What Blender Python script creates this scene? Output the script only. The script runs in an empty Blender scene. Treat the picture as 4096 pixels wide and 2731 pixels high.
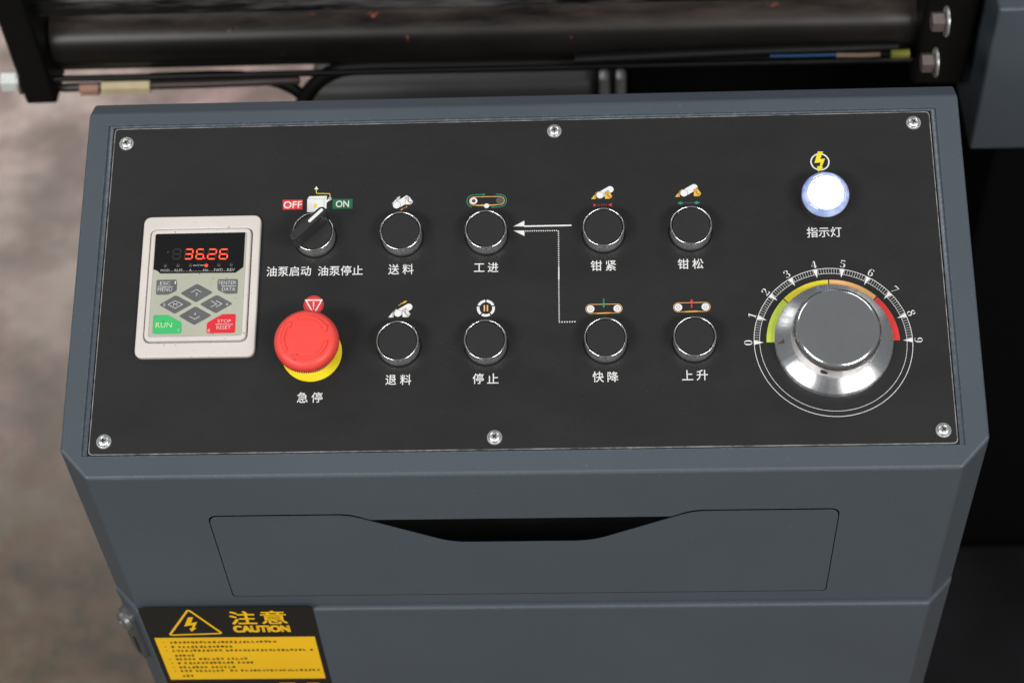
import bpy, bmesh, math, random
from mathutils import Vector, Matrix
from mathutils.geometry import tessellate_polygon
random.seed(7)
S = bpy.context.scene
COL = S.collection
PI = math.pi

# ------------------------------------------------------------------ camera
# solved from the photograph: panel 600 mm wide, tilted 18.4 degrees from horizontal
CAM_F = 7272.82                       # focal length in photo pixels (4096 wide)
RV = Vector((2.7904794396281987, -0.011711031996764912, -0.06656460349453201))
TV = Vector((0.004482392777056201, -0.04419955526426925, 1.2953869992291547))
TH = 1.2493733884613836
RC = Matrix.Rotation(RV.length, 3, RV.normalized())      # panel -> camera (x right, y down, z forward)
PANEL = Matrix(((1, 0, 0), (0, math.sin(TH), -math.cos(TH)), (0, math.cos(TH), math.sin(TH)))).to_4x4()
PANEL.translation = (0, 0, 1.0)
cam_p = -(RC.transposed() @ TV)       # camera in panel coordinates
cam_w = PANEL @ cam_p
flip = Matrix(((1, 0, 0), (0, -1, 0), (0, 0, -1)))
cam_rot = PANEL.to_3x3() @ RC.transposed() @ flip
cd = bpy.data.cameras.new('camera')
cam = bpy.data.objects.new('camera', cd)
COL.objects.link(cam)
cam.matrix_world = Matrix.Translation(cam_w) @ cam_rot.to_4x4()
cd.sensor_width = 36
cd.lens = CAM_F / 4096 * 36
cd.clip_start = 0.05
cd.clip_end = 60
cd.dof.use_dof = True
cd.dof.focus_distance = 1.285
cd.dof.aperture_fstop = 5.6
S.camera = cam

# ------------------------------------------------------------------ light
w = bpy.data.worlds.new('World'); S.world = w
w.use_nodes = True
bgn = w.node_tree.nodes['Background']
bgn.inputs[0].default_value = (0.93, 0.97, 1.0, 1)
bgn.inputs[1].default_value = 0.19

def lamp(name, loc, target, sx, sy, power, col=(1, 0.985, 0.965)):
    l = bpy.data.lights.new(name, 'AREA'); l.shape = 'RECTANGLE'
    l.size = sx; l.size_y = sy; l.energy = power; l.color = col
    o = bpy.data.objects.new(name, l); COL.objects.link(o)
    o.location = loc
    o.rotation_euler = (Vector(target) - Vector(loc)).to_track_quat('-Z', 'Y').to_euler()
    return o
C0 = (0, 0, 1)
lamp('hall_or_fill_lamp', (-1.9, -2.4, 3.3), C0, 2.0, .8, 90)
lamp('hall_or_fill_lamp', (1.9, -2.4, 3.3), C0, 2.0, .8, 90)
lamp('hall_or_fill_lamp', (-1.9, 1.9, 3.9), (0, .3, .8), 1.5, .5, 15)
lamp('hall_or_fill_lamp', (1.9, 1.9, 3.9), (0, .3, .8), 1.5, .5, 12)
far = lamp('hall_or_fill_lamp', (-1.6, 3.0, 3.0), (-1.2, 1.9, 0), 1.2, .6, 13, (1, .93, .92))  # added fill with no visible source, brightens only the far floor
far.data.spread = math.radians(70)
S.view_settings.view_transform = 'Standard'
S.view_settings.look = 'None'
S.view_settings.gamma = 1
S.view_settings.exposure = 0

# ------------------------------------------------------------------ helpers
def pp(x, y, h=0.0):
    """photo pixel (4096 wide) -> point on the plane h above the faceplate, in panel coordinates"""
    d = RC.transposed() @ Vector(((x - 2048) / CAM_F, (y - 1365.5) / CAM_F, 1))
    s = (h - cam_p.z) / d.z
    q = cam_p + d * s
    return Vector((q.x, q.y, h))
def wp(x, y, ax, val):
    """photo pixel -> world point on the plane axis=val"""
    d = PANEL.to_3x3() @ (RC.transposed() @ Vector(((x - 2048) / CAM_F, (y - 1365.5) / CAM_F, 1)))
    s = (val - cam_w[ax]) / d[ax]
    return cam_w + d * s
def crop(ox, oy, k, h=0.0):
    return lambda x, y, hh=None: pp(ox + x * k, oy + y * k, h if hh is None else hh)

def link(name, me, parent=None, mats=(), kind=None, matrix=None):
    o = bpy.data.objects.new(name, me); COL.objects.link(o)
    for m in mats:
        me.materials.append(m)
    if parent is not None:
        o.parent = parent
    if matrix is not None:
        o.matrix_local = matrix
    if kind: o['kind'] = kind
    return o
def empty(name, loc, label, cat, group=None):
    o = bpy.data.objects.new(name, None); COL.objects.link(o)
    o.empty_display_size = .05
    o.location = loc; o['label'] = label; o['category'] = cat
    if group: o['group'] = group
    return o
def finish(name, bm, mats, parent=None, smooth=True, kind=None, matrix=None, angle=40):
    bmesh.ops.recalc_face_normals(bm, faces=bm.faces[:])
    me = bpy.data.meshes.new(name)
    if smooth:
        for f in bm.faces: f.smooth = True
        for e in bm.edges:
            if len(e.link_faces) == 2 and e.calc_face_angle(0) > math.radians(angle):
                e.smooth = False
    bm.to_mesh(me); bm.free()
    if smooth and angle == 40 and len(me.polygons) < 400:
        o_ = link(name, me, parent, mats if isinstance(mats, (list, tuple)) else [mats], kind, matrix)
        md = o_.modifiers.new('weighted', 'WEIGHTED_NORMAL'); md.keep_sharp = True; md.weight = 100
        return o_
    return link(name, me, parent, mats if isinstance(mats, (list, tuple)) else [mats], kind, matrix)

def box(bm, x0, x1, y0, y1, z0, z1, bev=0, seg=2):
    vs = [bm.verts.new((x, y, z)) for x in (x0, x1) for y in (y0, y1) for z in (z0, z1)]
    fs = [bm.faces.new([vs[i] for i in q]) for q in ((0, 1, 3, 2), (4, 6, 7, 5), (0, 4, 5, 1), (2, 3, 7, 6), (0, 2, 6, 4), (1, 5, 7, 3))]
    if bev:
        es = {e for f in fs for e in f.edges}
        bmesh.ops.bevel(bm, geom=list(es), offset=bev, segments=seg, affect='EDGES', profile=.5)
def lathe(bm, prof, seg=64, mat=0, c=(0, 0), rmod=None, axis='z', caps=True):
    """revolve (radius, height) points; a radius of 0 closes the end"""
    rings = []
    for r, h in prof:
        if r < 1e-7:
            rings.append([bm.verts.new((c[0], c[1], h))])
        else:
            rings.append([bm.verts.new((c[0] + (r + (rmod(r, h, i) if rmod else 0)) * math.cos(2 * PI * i / seg),
                                        c[1] + (r + (rmod(r, h, i) if rmod else 0)) * math.sin(2 * PI * i / seg), h)) for i in range(seg)])
    for a, b in zip(rings, rings[1:]):
        for i in range(seg):
            j = (i + 1) % seg
            q = [a[i % len(a)], a[j % len(a)], b[j % len(b)], b[i % len(b)]]
            q = list(dict.fromkeys(q))
            if len(q) > 2:
                f = bm.faces.new(q); f.material_index = mat
def rounded(pts, r, n=5):
    """round the corners of a closed 2-D polygon; r may be a list"""
    out = []
    N = len(pts)
    for i in range(N):
        p, a, b = Vector(pts[i][:2]), Vector(pts[i - 1][:2]), Vector(pts[(i + 1) % N][:2])
        rr = r[i] if isinstance(r, (list, tuple)) else r
        if rr <= 0:
            out.append(p); continue
        da, db = (a - p), (b - p)
        k = min(rr, da.length * .48, db.length * .48)
        s, e = p + da.normalized() * k, p + db.normalized() * k
        for t in range(n + 1):
            t /= n
            out.append(s * (1 - t) ** 2 + p * 2 * t * (1 - t) + e * t ** 2)
    return out
def prism(bm, pts, z0, z1, mat=0, bev=0, seg=2):
    """closed polygon (list of 2-D) to a solid between z0 and z1; bev rounds the top edge"""
    pts = [Vector(p[:2]) for p in pts]
    n = len(pts)
    area = sum(pts[i].x * pts[(i + 1) % n].y - pts[(i + 1) % n].x * pts[i].y for i in range(n))
    if area < 0: pts.reverse()
    lo = [bm.verts.new((p.x, p.y, z0)) for p in pts]
    hi = [bm.verts.new((p.x, p.y, z1)) for p in pts]
    for i in range(n):
        f = bm.faces.new((lo[i], lo[(i + 1) % n], hi[(i + 1) % n], hi[i])); f.material_index = mat
    top = bm.faces.new(hi); top.material_index = mat
    bot = bm.faces.new(lo[::-1]); bot.material_index = mat
    if bev:
        bmesh.ops.bevel(bm, geom=list(top.edges), offset=bev, segments=seg, affect='EDGES', profile=.5)
def ring_prism(bm, outer, inner, z0, z1, mat=0, bev=0):
    """same point count outer and inner: a frame with a hole"""
    n = len(outer)
    O0 = [bm.verts.new((p[0], p[1], z0)) for p in outer]; O1 = [bm.verts.new((p[0], p[1], z1)) for p in outer]
    I0 = [bm.verts.new((p[0], p[1], z0)) for p in inner]; I1 = [bm.verts.new((p[0], p[1], z1)) for p in inner]
    es = []
    for i in range(n):
        j = (i + 1) % n
        for q in ((O0[i], O0[j], O1[j], O1[i]), (I0[j], I0[i], I1[i], I1[j]), (O1[i], O1[j], I1[j], I1[i]), (O0[j], O0[i], I0[i], I0[j])):
            f = bm.faces.new(q); f.material_index = mat
    if bev:
        for i in range(n):
            j = (i + 1) % n
            es += [bm.edges.get((O1[i], O1[j])), bm.edges.get((I1[i], I1[j]))]
        bmesh.ops.bevel(bm, geom=es, offset=bev, segments=3, affect='EDGES', profile=.5)
def tube(bm, pts, r, seg=12, mat=0, cap=True):
    pts = [Vector(p) for p in pts]
    rings = []
    up = Vector((0.13, 0.31, 1)).normalized()
    for i, p in enumerate(pts):
        t = (pts[min(i + 1, len(pts) - 1)] - pts[max(i - 1, 0)]).normalized()
        a = t.cross(up).normalized(); b = t.cross(a).normalized()
        rr = r[i] if isinstance(r, (list, tuple)) else r
        rings.append([bm.verts.new(p + (a * math.cos(2 * PI * k / seg) + b * math.sin(2 * PI * k / seg)) * rr) for k in range(seg)])
    for A, B in zip(rings, rings[1:]):
        for k in range(seg):
            f = bm.faces.new((A[k], A[(k + 1) % seg], B[(k + 1) % seg], B[k])); f.material_index = mat
    if cap:
        bm.faces.new(rings[0][::-1]).material_index = mat; bm.faces.new(rings[-1]).material_index = mat
def smooth_path(pts, n=8):
    pts = [Vector(p) for p in pts]
    P = [pts[0] * 2 - pts[1]] + pts + [pts[-1] * 2 - pts[-2]]
    out = []
    for i in range(1, len(P) - 2):
        for t in range(n):
            t /= n
            a, b, c, d = P[i - 1], P[i], P[i + 1], P[i + 2]
            out.append(.5 * ((2 * b) + (c - a) * t + (2 * a - 5 * b + 4 * c - d) * t * t + (3 * b - a - 3 * c + d) * t ** 3))
    out.append(pts[-1])
    return out

# flat printing, laid a tenth of a millimetre over the surface that carries it
def fill(bm, pts, z, mat=0):
    pts = [Vector((p[0], p[1], z)) for p in pts]
    vs = [bm.verts.new(p) for p in pts]
    for t in tessellate_polygon([pts]):
        f = bm.faces.new([vs[i] for i in t])
        f.normal_update()
        if f.normal.z < 0: f.normal_flip()
        f.material_index = mat
def stroke(bm, pts, wd, z, mat=0, closed=False):
    pts = [Vector((p[0], p[1])) for p in pts]
    n = len(pts)
    L, R_ = [], []
    for i, p in enumerate(pts):
        a = pts[i - 1] if (i > 0 or closed) else None
        b = pts[(i + 1) % n] if (i < n - 1 or closed) else None
        da = (p - a).normalized() if a is not None else None
        db = (b - p).normalized() if b is not None else None
        if da is None: da = db
        if db is None: db = da
        t = (da + db)
        t = t.normalized() if t.length > 1e-6 else da
        nn = Vector((-t.y, t.x))
        k = wd / 2 / max(.35, nn.dot(Vector((-da.y, da.x))))
        L.append(bm.verts.new((p.x + nn.x * k, p.y + nn.y * k, z)))
        R_.append(bm.verts.new((p.x - nn.x * k, p.y - nn.y * k, z)))
    for i in range(n if closed else n - 1):
        j = (i + 1) % n
        f = bm.faces.new((R_[i], R_[j], L[j], L[i])); f.material_index = mat
def disc(c, r, n=40, a0=0, a1=2 * PI):
    full = abs(a1 - a0 - 2 * PI) < 1e-6
    m = n if full else n + 1
    return [Vector((c[0] + r * math.cos(a0 + (a1 - a0) * i / n), c[1] + r * math.sin(a0 + (a1 - a0) * i / n))) for i in range(m)]
def arc_band(bm, c, r0, r1, a0, a1, z, mat=0, n=32):
    prev = None
    for i in range(n + 1):
        a = a0 + (a1 - a0) * i / n
        q = [bm.verts.new((c[0] + r * math.cos(a), c[1] + r * math.sin(a), z)) for r in (r0, r1)]
        if prev:
            f = bm.faces.new((prev[0], prev[1], q[1], q[0])); f.normal_update()
            if f.normal.z < 0: f.normal_flip()
            f.material_index = mat
        prev = q
_tc = {}
def glyphs(body, offset=0.0, italic=0.0):
    key = (body, offset, italic)
    if key not in _tc:
        c = bpy.data.curves.new('lettering', 'FONT'); c.body = body; c.offset = offset; c.shear = italic
        c.resolution_u = 4
        o = bpy.data.objects.new('lettering', c); COL.objects.link(o)
        bpy.context.view_layer.update()
        me = bpy.data.meshes.new_from_object(o.evaluated_get(bpy.context.evaluated_depsgraph_get()))
        vs = [v.co.copy() for v in me.vertices]; fs = [tuple(p.vertices) for p in me.polygons]
        bpy.data.objects.remove(o); bpy.data.curves.remove(c); bpy.data.meshes.remove(me)
        _tc[key] = (vs, fs)
    return _tc[key]
def letters(bm, body, c, width, height, z, mat=0, rot=0.0, offset=0.0, italic=0.0, bold=0.0):
    if bold:                                   # heavier weight: the same glyph set four times, a hair apart
        for i, (dx, dy) in enumerate(((-1, -1), (1, -1), (-1, 1), (1, 1))):
            letters(bm, body, (c[0] + dx * bold, c[1] + dy * bold), (width - 2 * bold) if width else None, height - 2 * bold, z + i * .000012, mat, rot)
        return
    """set lettering so that its ink box is width x height, centred on c"""
    vs, fs = glyphs(body, offset, italic)
    x0, x1 = min(v.x for v in vs), max(v.x for v in vs)
    y0, y1 = min(v.y for v in vs), max(v.y for v in vs)
    sy = height / (y1 - y0)
    sx = width / (x1 - x0) if width else sy
    cr, sr = math.cos(rot), math.sin(rot)
    nv = []
    for v in vs:
        x = (v.x - (x0 + x1) / 2) * sx; y = (v.y - (y0 + y1) / 2) * sy
        nv.append(bm.verts.new((c[0] + x * cr - y * sr, c[1] + x * sr + y * cr, z)))
    for f in fs:
        try:
            q = bm.faces.new([nv[i] for i in f])
        except ValueError:
            continue
        q.normal_update()
        if q.normal.z < 0: q.normal_flip()
        q.material_index = mat
def letter_box(bm, body, M, x0, y0, x1, y1, z, mat=0, offset=0.0, italic=0.0, bold=0.0):
    """lettering inside the photo box x0..x1, y0..y1 given in crop coordinates M"""
    xc, yc = (x0 + x1) / 2, (y0 + y1) / 2
    c = M(xc, yc)
    ww = (M(x1, yc) - M(x0, yc)).length
    hh = (M(xc, y0) - M(xc, y1)).length
    letters(bm, body, c, ww, hh, z, mat, offset=offset, italic=italic, bold=bold)

# ------------------------------------------------------------------ materials
def nodes(name):
    m = bpy.data.materials.new(name); m.use_nodes = True
    nt = m.node_tree
    return m, nt, nt.nodes['Principled BSDF']
def ramp(nt, fac, stops):
    r = nt.nodes.new('ShaderNodeValToRGB')
    while len(r.color_ramp.elements) < len(stops): r.color_ramp.elements.new(.5)
    for e, (p, c) in zip(r.color_ramp.elements, stops):
        e.position = p; e.color = (c[0], c[1], c[2], 1)
    nt.links.new(fac, r.inputs[0])
    return r
def noise(nt, scale, detail=2, rough=.5, coord='Object', sc=None):
    tc = nt.nodes.new('ShaderNodeTexCoord')
    n = nt.nodes.new('ShaderNodeTexNoise')
    n.inputs['Scale'].default_value = scale; n.inputs['Detail'].default_value = detail; n.inputs['Roughness'].default_value = rough
    if sc:
        mp = nt.nodes.new('ShaderNodeMapping'); mp.inputs['Scale'].default_value = sc
        nt.links.new(tc.outputs[coord], mp.inputs[0]); nt.links.new(mp.outputs[0], n.inputs['Vector'])
    else:
        nt.links.new(tc.outputs[coord], n.inputs['Vector'])
    return n
def bump(nt, b, fac, strength, dist):
    n = nt.nodes.new('ShaderNodeBump'); n.inputs['Strength'].default_value = strength; n.inputs['Distance'].default_value = dist
    nt.links.new(fac, n.inputs['Height']); nt.links.new(n.outputs[0], b.inputs['Normal'])
    return n
def plain(name, col, rough=.5, metal=0, spec=.5, emit=None, es=0, grain=.08, gscale=90, coat=0):
    """a colour with slight procedural mottling"""
    m, nt, b = nodes(name)
    n = noise(nt, gscale, 3)
    c = Vector(col)
    r = ramp(nt, n.outputs['Fac'], [(.3, c * (1 - grain)), (.7, [min(1, v * (1 + grain)) for v in c])])
    nt.links.new(r.outputs[0], b.inputs['Base Color'])
    b.inputs['Roughness'].default_value = rough; b.inputs['Metallic'].default_value = metal
    b.inputs['Specular IOR Level'].default_value = spec
    b.inputs['Coat Weight'].default_value = coat
    if emit:
        b.inputs['Emission Color'].default_value = (*emit, 1); b.inputs['Emission Strength'].default_value = es
    return m

def powder(name, col, rough=.42, spec=.5, wear_glint=.0):
    m, nt, b = nodes(name)
    big = noise(nt, 5, 3, .6)
    r = ramp(nt, big.outputs['Fac'], [(.3, Vector(col) * .93), (.7, Vector(col) * 1.06)])
    sp = noise(nt, 420, 2, .5)
    thr = ramp(nt, sp.outputs['Fac'], [(.70, (0, 0, 0)), (.78, (1, 1, 1))])
    mx = nt.nodes.new('ShaderNodeMix'); mx.data_type = 'RGBA'
    nt.links.new(thr.outputs[0], mx.inputs[0]); nt.links.new(r.outputs[0], mx.inputs[6])
    mx.inputs[7].default_value = (*(Vector(col) * 1.5), 1)
    # worn edges with painted-in glints: where the rounded normal leaves the face normal
    be = nt.nodes.new('ShaderNodeBevel'); be.samples = 4; be.inputs['Radius'].default_value = .0018
    ge = nt.nodes.new('ShaderNodeNewGeometry')
    dp = nt.nodes.new('ShaderNodeVectorMath'); dp.operation = 'DOT_PRODUCT'
    nt.links.new(be.outputs[0], dp.inputs[0]); nt.links.new(ge.outputs['True Normal'], dp.inputs[1])
    er = nt.nodes.new('ShaderNodeMapRange'); er.inputs[1].default_value = .999; er.inputs[2].default_value = .94; nt.links.new(dp.outputs['Value'], er.inputs[0])
    en = noise(nt, 260, 3, .7); e2 = ramp(nt, en.outputs['Fac'], [(.50, (0, 0, 0)), (.66, (wear_glint,) * 3)])
    em = nt.nodes.new('ShaderNodeMath'); em.operation = 'MULTIPLY'; nt.links.new(er.outputs[0], em.inputs[0]); nt.links.new(e2.outputs[0], em.inputs[1])
    ew = nt.nodes.new('ShaderNodeMix'); ew.data_type = 'RGBA'; nt.links.new(em.outputs[0], ew.inputs[0]); nt.links.new(mx.outputs[2], ew.inputs[6])
    ew.inputs[7].default_value = (*(min(.5, c * 2.6) for c in col), 1)
    nt.links.new(ew.outputs[2], b.inputs['Base Color'])
    rn = noise(nt, 9, 4, .65); rr = nt.nodes.new('ShaderNodeMapRange'); rr.inputs[3].default_value = rough - .07; rr.inputs[4].default_value = rough + .09
    nt.links.new(rn.outputs['Fac'], rr.inputs[0]); nt.links.new(rr.outputs[0], b.inputs['Roughness'])
    b.inputs['Specular IOR Level'].default_value = spec
    peel = noise(nt, 650, 2, .6)
    bump(nt, b, peel.outputs['Fac'], .35, .0004)
    return m
PAINT = powder('blue_grey_powder_coat', (.068, .084, .101), wear_glint=.4)
PAINT_CLEAN = powder('blue_grey_drawer_paint', (.068, .084, .101))
PAINT_DARK = powder('dark_grey_powder_coat', (.035, .035, .037), .5)
VOID = plain('unlit_interior', (.006, .006, .006), .9, grain=.1)

m, nt, b = nodes('black_faceplate_film'); FILM = m
n1 = noise(nt, 14, 4, .65, sc=(1, 2.4, 1))
r1 = ramp(nt, n1.outputs['Fac'], [(.3, (.0165, .0165, .0167)), (.72, (.0205, .0205, .0207))])
dst = noise(nt, 900, 2, .6)
dr = ramp(nt, dst.outputs['Fac'], [(.69, (0, 0, 0)), (.77, (1, 1, 1))])
patch = noise(nt, 7, 3, .6)
pr = ramp(nt, patch.outputs['Fac'], [(.38, (.08, .08, .08)), (.62, (.8, .8, .8))])
mu = nt.nodes.new('ShaderNodeMath'); mu.operation = 'MULTIPLY'
nt.links.new(dr.outputs[0], mu.inputs[0]); nt.links.new(pr.outputs[0], mu.inputs[1])
mx = nt.nodes.new('ShaderNodeMix'); mx.data_type = 'RGBA'
nt.links.new(mu.outputs[0], mx.inputs[0]); nt.links.new(r1.outputs[0], mx.inputs[6]); mx.inputs[7].default_value = (.13, .125, .12, 1)
nt.links.new(mx.outputs[2], b.inputs['Base Color'])
b.inputs['Specular IOR Level'].default_value = .38
sm = noise(nt, 11, 5, .7, sc=(1, 1.6, 1)); smr = nt.nodes.new('ShaderNodeMapRange'); smr.inputs[1].default_value = .3; smr.inputs[2].default_value = .7; smr.inputs[3].default_value = .38; smr.inputs[4].default_value = .48
nt.links.new(sm.outputs['Fac'], smr.inputs[0]); nt.links.new(smr.outputs[0], b.inputs['Roughness'])
gr = noise(nt, 1300, 1, .5); bump(nt, b, gr.outputs['Fac'], .25, .0002)

m, nt, b = nodes('bare_sheet_edge'); EDGE = m
n1 = noise(nt, 60, 3, .7)
r1 = ramp(nt, n1.outputs['Fac'], [(.34, (.12, .12, .12)), (.60, (.50, .49, .46))])
nt.links.new(r1.outputs[0], b.inputs['Base Color'])
b.inputs['Roughness'].default_value = .35; b.inputs['Metallic'].default_value = .4
CHROME = plain('polished_chrome', (.86, .86, .87), .13, 1, grain=.03)
CHROME_DULL = plain('dusty_chrome', (.55, .55, .56), .2, 1, grain=.15, gscale=300)
SATIN = plain('scratched_chrome_side', (.78, .78, .78), .37, .9, grain=.25, gscale=500)
ZINC = plain('zinc_plated_steel', (.86, .88, .86), .30, .85, grain=.12, gscale=400)
CAP = plain('black_button_plastic', (.026, .026, .026), .33, spec=.5, grain=.05)
KNOBBLK = plain('black_knob_plastic', (.028, .028, .028), .42, grain=.1, gscale=300)
WHITE = plain('white_print', (.80, .80, .79), .5, grain=.03, gscale=500)
LGREY = plain('light_grey_print', (.55, .55, .55), .5)
MGREY = plain('mid_grey_print', (.10, .10, .10), .5)
LINE = plain('dark_outline_print', (.03, .03, .03), .5)
RED = plain('red_print', (.78, .045, .04), .5)
GREEN = plain('green_print', (.01, .14, .06), .5)
TEAL = plain('teal_print', (.02, .30, .17), .5)
YEL = plain('yellow_print', (.80, .68, .03), .5)
ORG = plain('orange_print', (.80, .36, .07), .5)
PEACH = plain('peach_print', (.82, .44, .16), .5)
LIME = plain('lime_print', (.55, .66, .08), .5)
AMBER = plain('amber_print', (.80, .50, .06), .5)
COPPER = plain('copper_print', (.55, .26, .12), .5)
SRED = plain('red_mushroom_plastic', (.86, .075, .06), .45, spec=.4, grain=.04)
SYEL = plain('yellow_disc_plastic', (.88, .70, .02), .4, grain=.04, gscale=700)
CLEAR = plain('smoky_clear_collar', (.35, .34, .25), .15, metal=.5, grain=.1)

def label_speckled(name, col, dirt, rough=.45, amount=.71):
    m, nt, b = nodes(name)
    n1 = noise(nt, 30, 3); r1 = ramp(nt, n1.outputs['Fac'], [(.3, Vector(col) * .95), (.7, Vector(col) * 1.03)])
    n2 = noise(nt, 520, 2, .5); r2 = ramp(nt, n2.outputs['Fac'], [(amount, (0, 0, 0)), (amount + .04, (1, 1, 1))])
    mx = nt.nodes.new('ShaderNodeMix'); mx.data_type = 'RGBA'
    nt.links.new(r2.outputs[0], mx.inputs[0]); nt.links.new(r1.outputs[0], mx.inputs[6]); mx.inputs[7].default_value = (*dirt, 1)
    nt.links.new(mx.outputs[2], b.inputs['Base Color']); b.inputs['Roughness'].default_value = rough
    return m
BEIGE = label_speckled('beige_plastic', (.67, .63, .59), (.12, .09, .07))
BEIGE_DK = plain('darker_groove_plastic', (.30, .26, .20), .6)  # darker beige than the bezel, for the groove floor
MEMB = label_speckled('grey_green_membrane', (.44, .45, .36), (.1, .08, .05))
DISP = label_speckled('black_display_window', (.008, .008, .008), (.25, .25, .25), .18, .755)
KEYG = plain('grey_key', (.12, .125, .13), .35, coat=.3)
KEYGRN = label_speckled('green_key', (.06, .50, .16), (.03, .1, .04), .35)
KEYRED = label_speckled('red_key', (.72, .03, .045), (.1, .02, .02), .35)
KEYTXT = plain('key_lettering_print', (.72, .72, .70), .5)
RUNTXT = plain('pale_yellow_print', (.75, .80, .45), .5)
LED = plain('lit_red_segment', (.3, .01, .01), .4, emit=(1, .045, .02), es=1.5)
LEDHOT = plain('lit_segment_core', (.4, .05, .02), .4, emit=(1, .20, .07), es=1.7)
LEDOFF = plain('unlit_segment', (.028, .026, .026), .4)
STICKER_BLACK = plain('black_sticker_vinyl', (.009, .009, .009), .4, grain=.1)
STICKER_YEL = plain('amber_sticker_vinyl', (.98, .56, .014), .45, grain=.05, gscale=12)
BLK_METAL = powder('black_enamel', (.003, .003, .003), .42, .25)
BRASS = plain('brass_fitting', (.80, .68, .42), .45, .4)
RUBBER = plain('black_rubber', (.003, .003, .003), .5, spec=.25)
BLUE = plain('blue_tape', (.004, .035, .12), .4)
YELGRN = plain('yellow_green_tape', (.16, .16, .02), .5)
TAN = plain('tan_sleeve', (.14, .09, .06), .6)

# rusty scuffed black tube
m, nt, b = nodes('scuffed_black_tube'); TUBE = m
n1 = noise(nt, 9, 4, .6, sc=(.5, 2, 2)); r1 = ramp(nt, n1.outputs['Fac'], [(.35, (.0035, .003, .003)), (.7, (.014, .012, .011))])
n2 = noise(nt, 38, 3, .6); r2 = ramp(nt, n2.outputs['Fac'], [(.695, (0, 0, 0)), (.74, (1, 1, 1))])
# highlight along the top of the tube, painted as a dusty lighter band
tc = nt.nodes.new('ShaderNodeTexCoord'); sz = nt.nodes.new('ShaderNodeSeparateXYZ'); nt.links.new(tc.outputs['Object'], sz.inputs[0])
zr_ = nt.nodes.new('ShaderNodeMapRange'); zr_.inputs[1].default_value = .014; zr_.inputs[2].default_value = .032; nt.links.new(sz.outputs[2], zr_.inputs[0])
n7 = noise(nt, 14, 5, .7, sc=(.35, 1.6, 1.6)); r7 = ramp(nt, n7.outputs['Fac'], [(.38, (.03, .03, .03)), (.62, (1, 1, 1))])
dm = nt.nodes.new('ShaderNodeMath'); dm.operation = 'MULTIPLY'; nt.links.new(zr_.outputs[0], dm.inputs[0]); nt.links.new(r7.outputs[0], dm.inputs[1])
m7 = nt.nodes.new('ShaderNodeMix'); m7.data_type = 'RGBA'; nt.links.new(dm.outputs[0], m7.inputs[0]); nt.links.new(r1.outputs[0], m7.inputs[6]); m7.inputs[7].default_value = (.085, .066, .058, 1)
r1 = m7
mx = nt.nodes.new('ShaderNodeMix'); mx.data_type = 'RGBA'
nt.links.new(r2.outputs[0], mx.inputs[0]); nt.links.new(r1.outputs[2], mx.inputs[6]); mx.inputs[7].default_value = (.26, .075, .04, 1)
nt.links.new(mx.outputs[2], b.inputs['Base Color'])
b.inputs['Roughness'].default_value = .33; b.inputs['Specular IOR Level'].default_value = .3
bump(nt, b, n1.outputs['Fac'], .3, .001)

# turned aluminium: highlights fan out round the axis
m, nt, b = nodes('turned_aluminium'); TURNED = m
b.inputs['Base Color'].default_value = (.62, .63, .65, 1); b.inputs['Metallic'].default_value = 1
b.inputs['Anisotropic'].default_value = .9
tc = nt.nodes.new('ShaderNodeTexCoord'); sx = nt.nodes.new('ShaderNodeSeparateXYZ'); nt.links.new(tc.outputs['Object'], sx.inputs[0])
at = nt.nodes.new('ShaderNodeMath'); at.operation = 'ARCTAN2'; nt.links.new(sx.outputs[1], at.inputs[0]); nt.links.new(sx.outputs[0], at.inputs[1])
fan = nt.nodes.new('ShaderNodeTexNoise'); fan.noise_dimensions = '1D'; fan.inputs['Scale'].default_value = 3.2; fan.inputs['Detail'].default_value = 5; fan.inputs['Roughness'].default_value = .7
nt.links.new(at.outputs[0], fan.inputs['W'])
fr_ = nt.nodes.new('ShaderNodeMapRange'); fr_.inputs[1].default_value = .35; fr_.inputs[2].default_value = .65; fr_.inputs[3].default_value = .24; fr_.inputs[4].default_value = .40
nt.links.new(fan.outputs['Fac'], fr_.inputs[0]); nt.links.new(fr_.outputs[0], b.inputs['Roughness'])
b.inputs['Anisotropic Rotation'].default_value = .25
tg = nt.nodes.new('ShaderNodeTangent'); tg.direction_type = 'RADIAL'; tg.axis = 'Z'
nt.links.new(tg.outputs[0], b.inputs['Tangent'])
n1 = noise(nt, 500, 3, .7); r1 = ramp(nt, n1.outputs['Fac'], [(.3, (.74, .75, .77)), (.7, (.92, .93, .94))])
nt.links.new(r1.outputs[0], b.inputs['Base Color'])
# knurled chrome
m, nt, b = nodes('knurled_chrome'); KNURL = m
b.inputs['Base Color'].default_value = (.60, .57, .56, 1); b.inputs['Metallic'].default_value = 1; b.inputs['Roughness'].default_value = .3
tc = nt.nodes.new('ShaderNodeTexCoord'); sx = nt.nodes.new('ShaderNodeSeparateXYZ'); nt.links.new(tc.outputs['Object'], sx.inputs[0])
at = nt.nodes.new('ShaderNodeMath'); at.operation = 'ARCTAN2'; nt.links.new(sx.outputs[1], at.inputs[0]); nt.links.new(sx.outputs[0], at.inputs[1])
waves = []
for sgn in (1, -1):
    a = nt.nodes.new('ShaderNodeMath'); a.operation = 'MULTIPLY'; a.inputs[1].default_value = 110; nt.links.new(at.outputs[0], a.inputs[0])
    z = nt.nodes.new('ShaderNodeMath'); z.operation = 'MULTIPLY_ADD'; z.inputs[1].default_value = sgn * 4200; nt.links.new(sx.outputs[2], z.inputs[0]); nt.links.new(a.outputs[0], z.inputs[2])
    s = nt.nodes.new('ShaderNodeMath'); s.operation = 'SINE'; nt.links.new(z.outputs[0], s.inputs[0]); waves.append(s)
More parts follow.
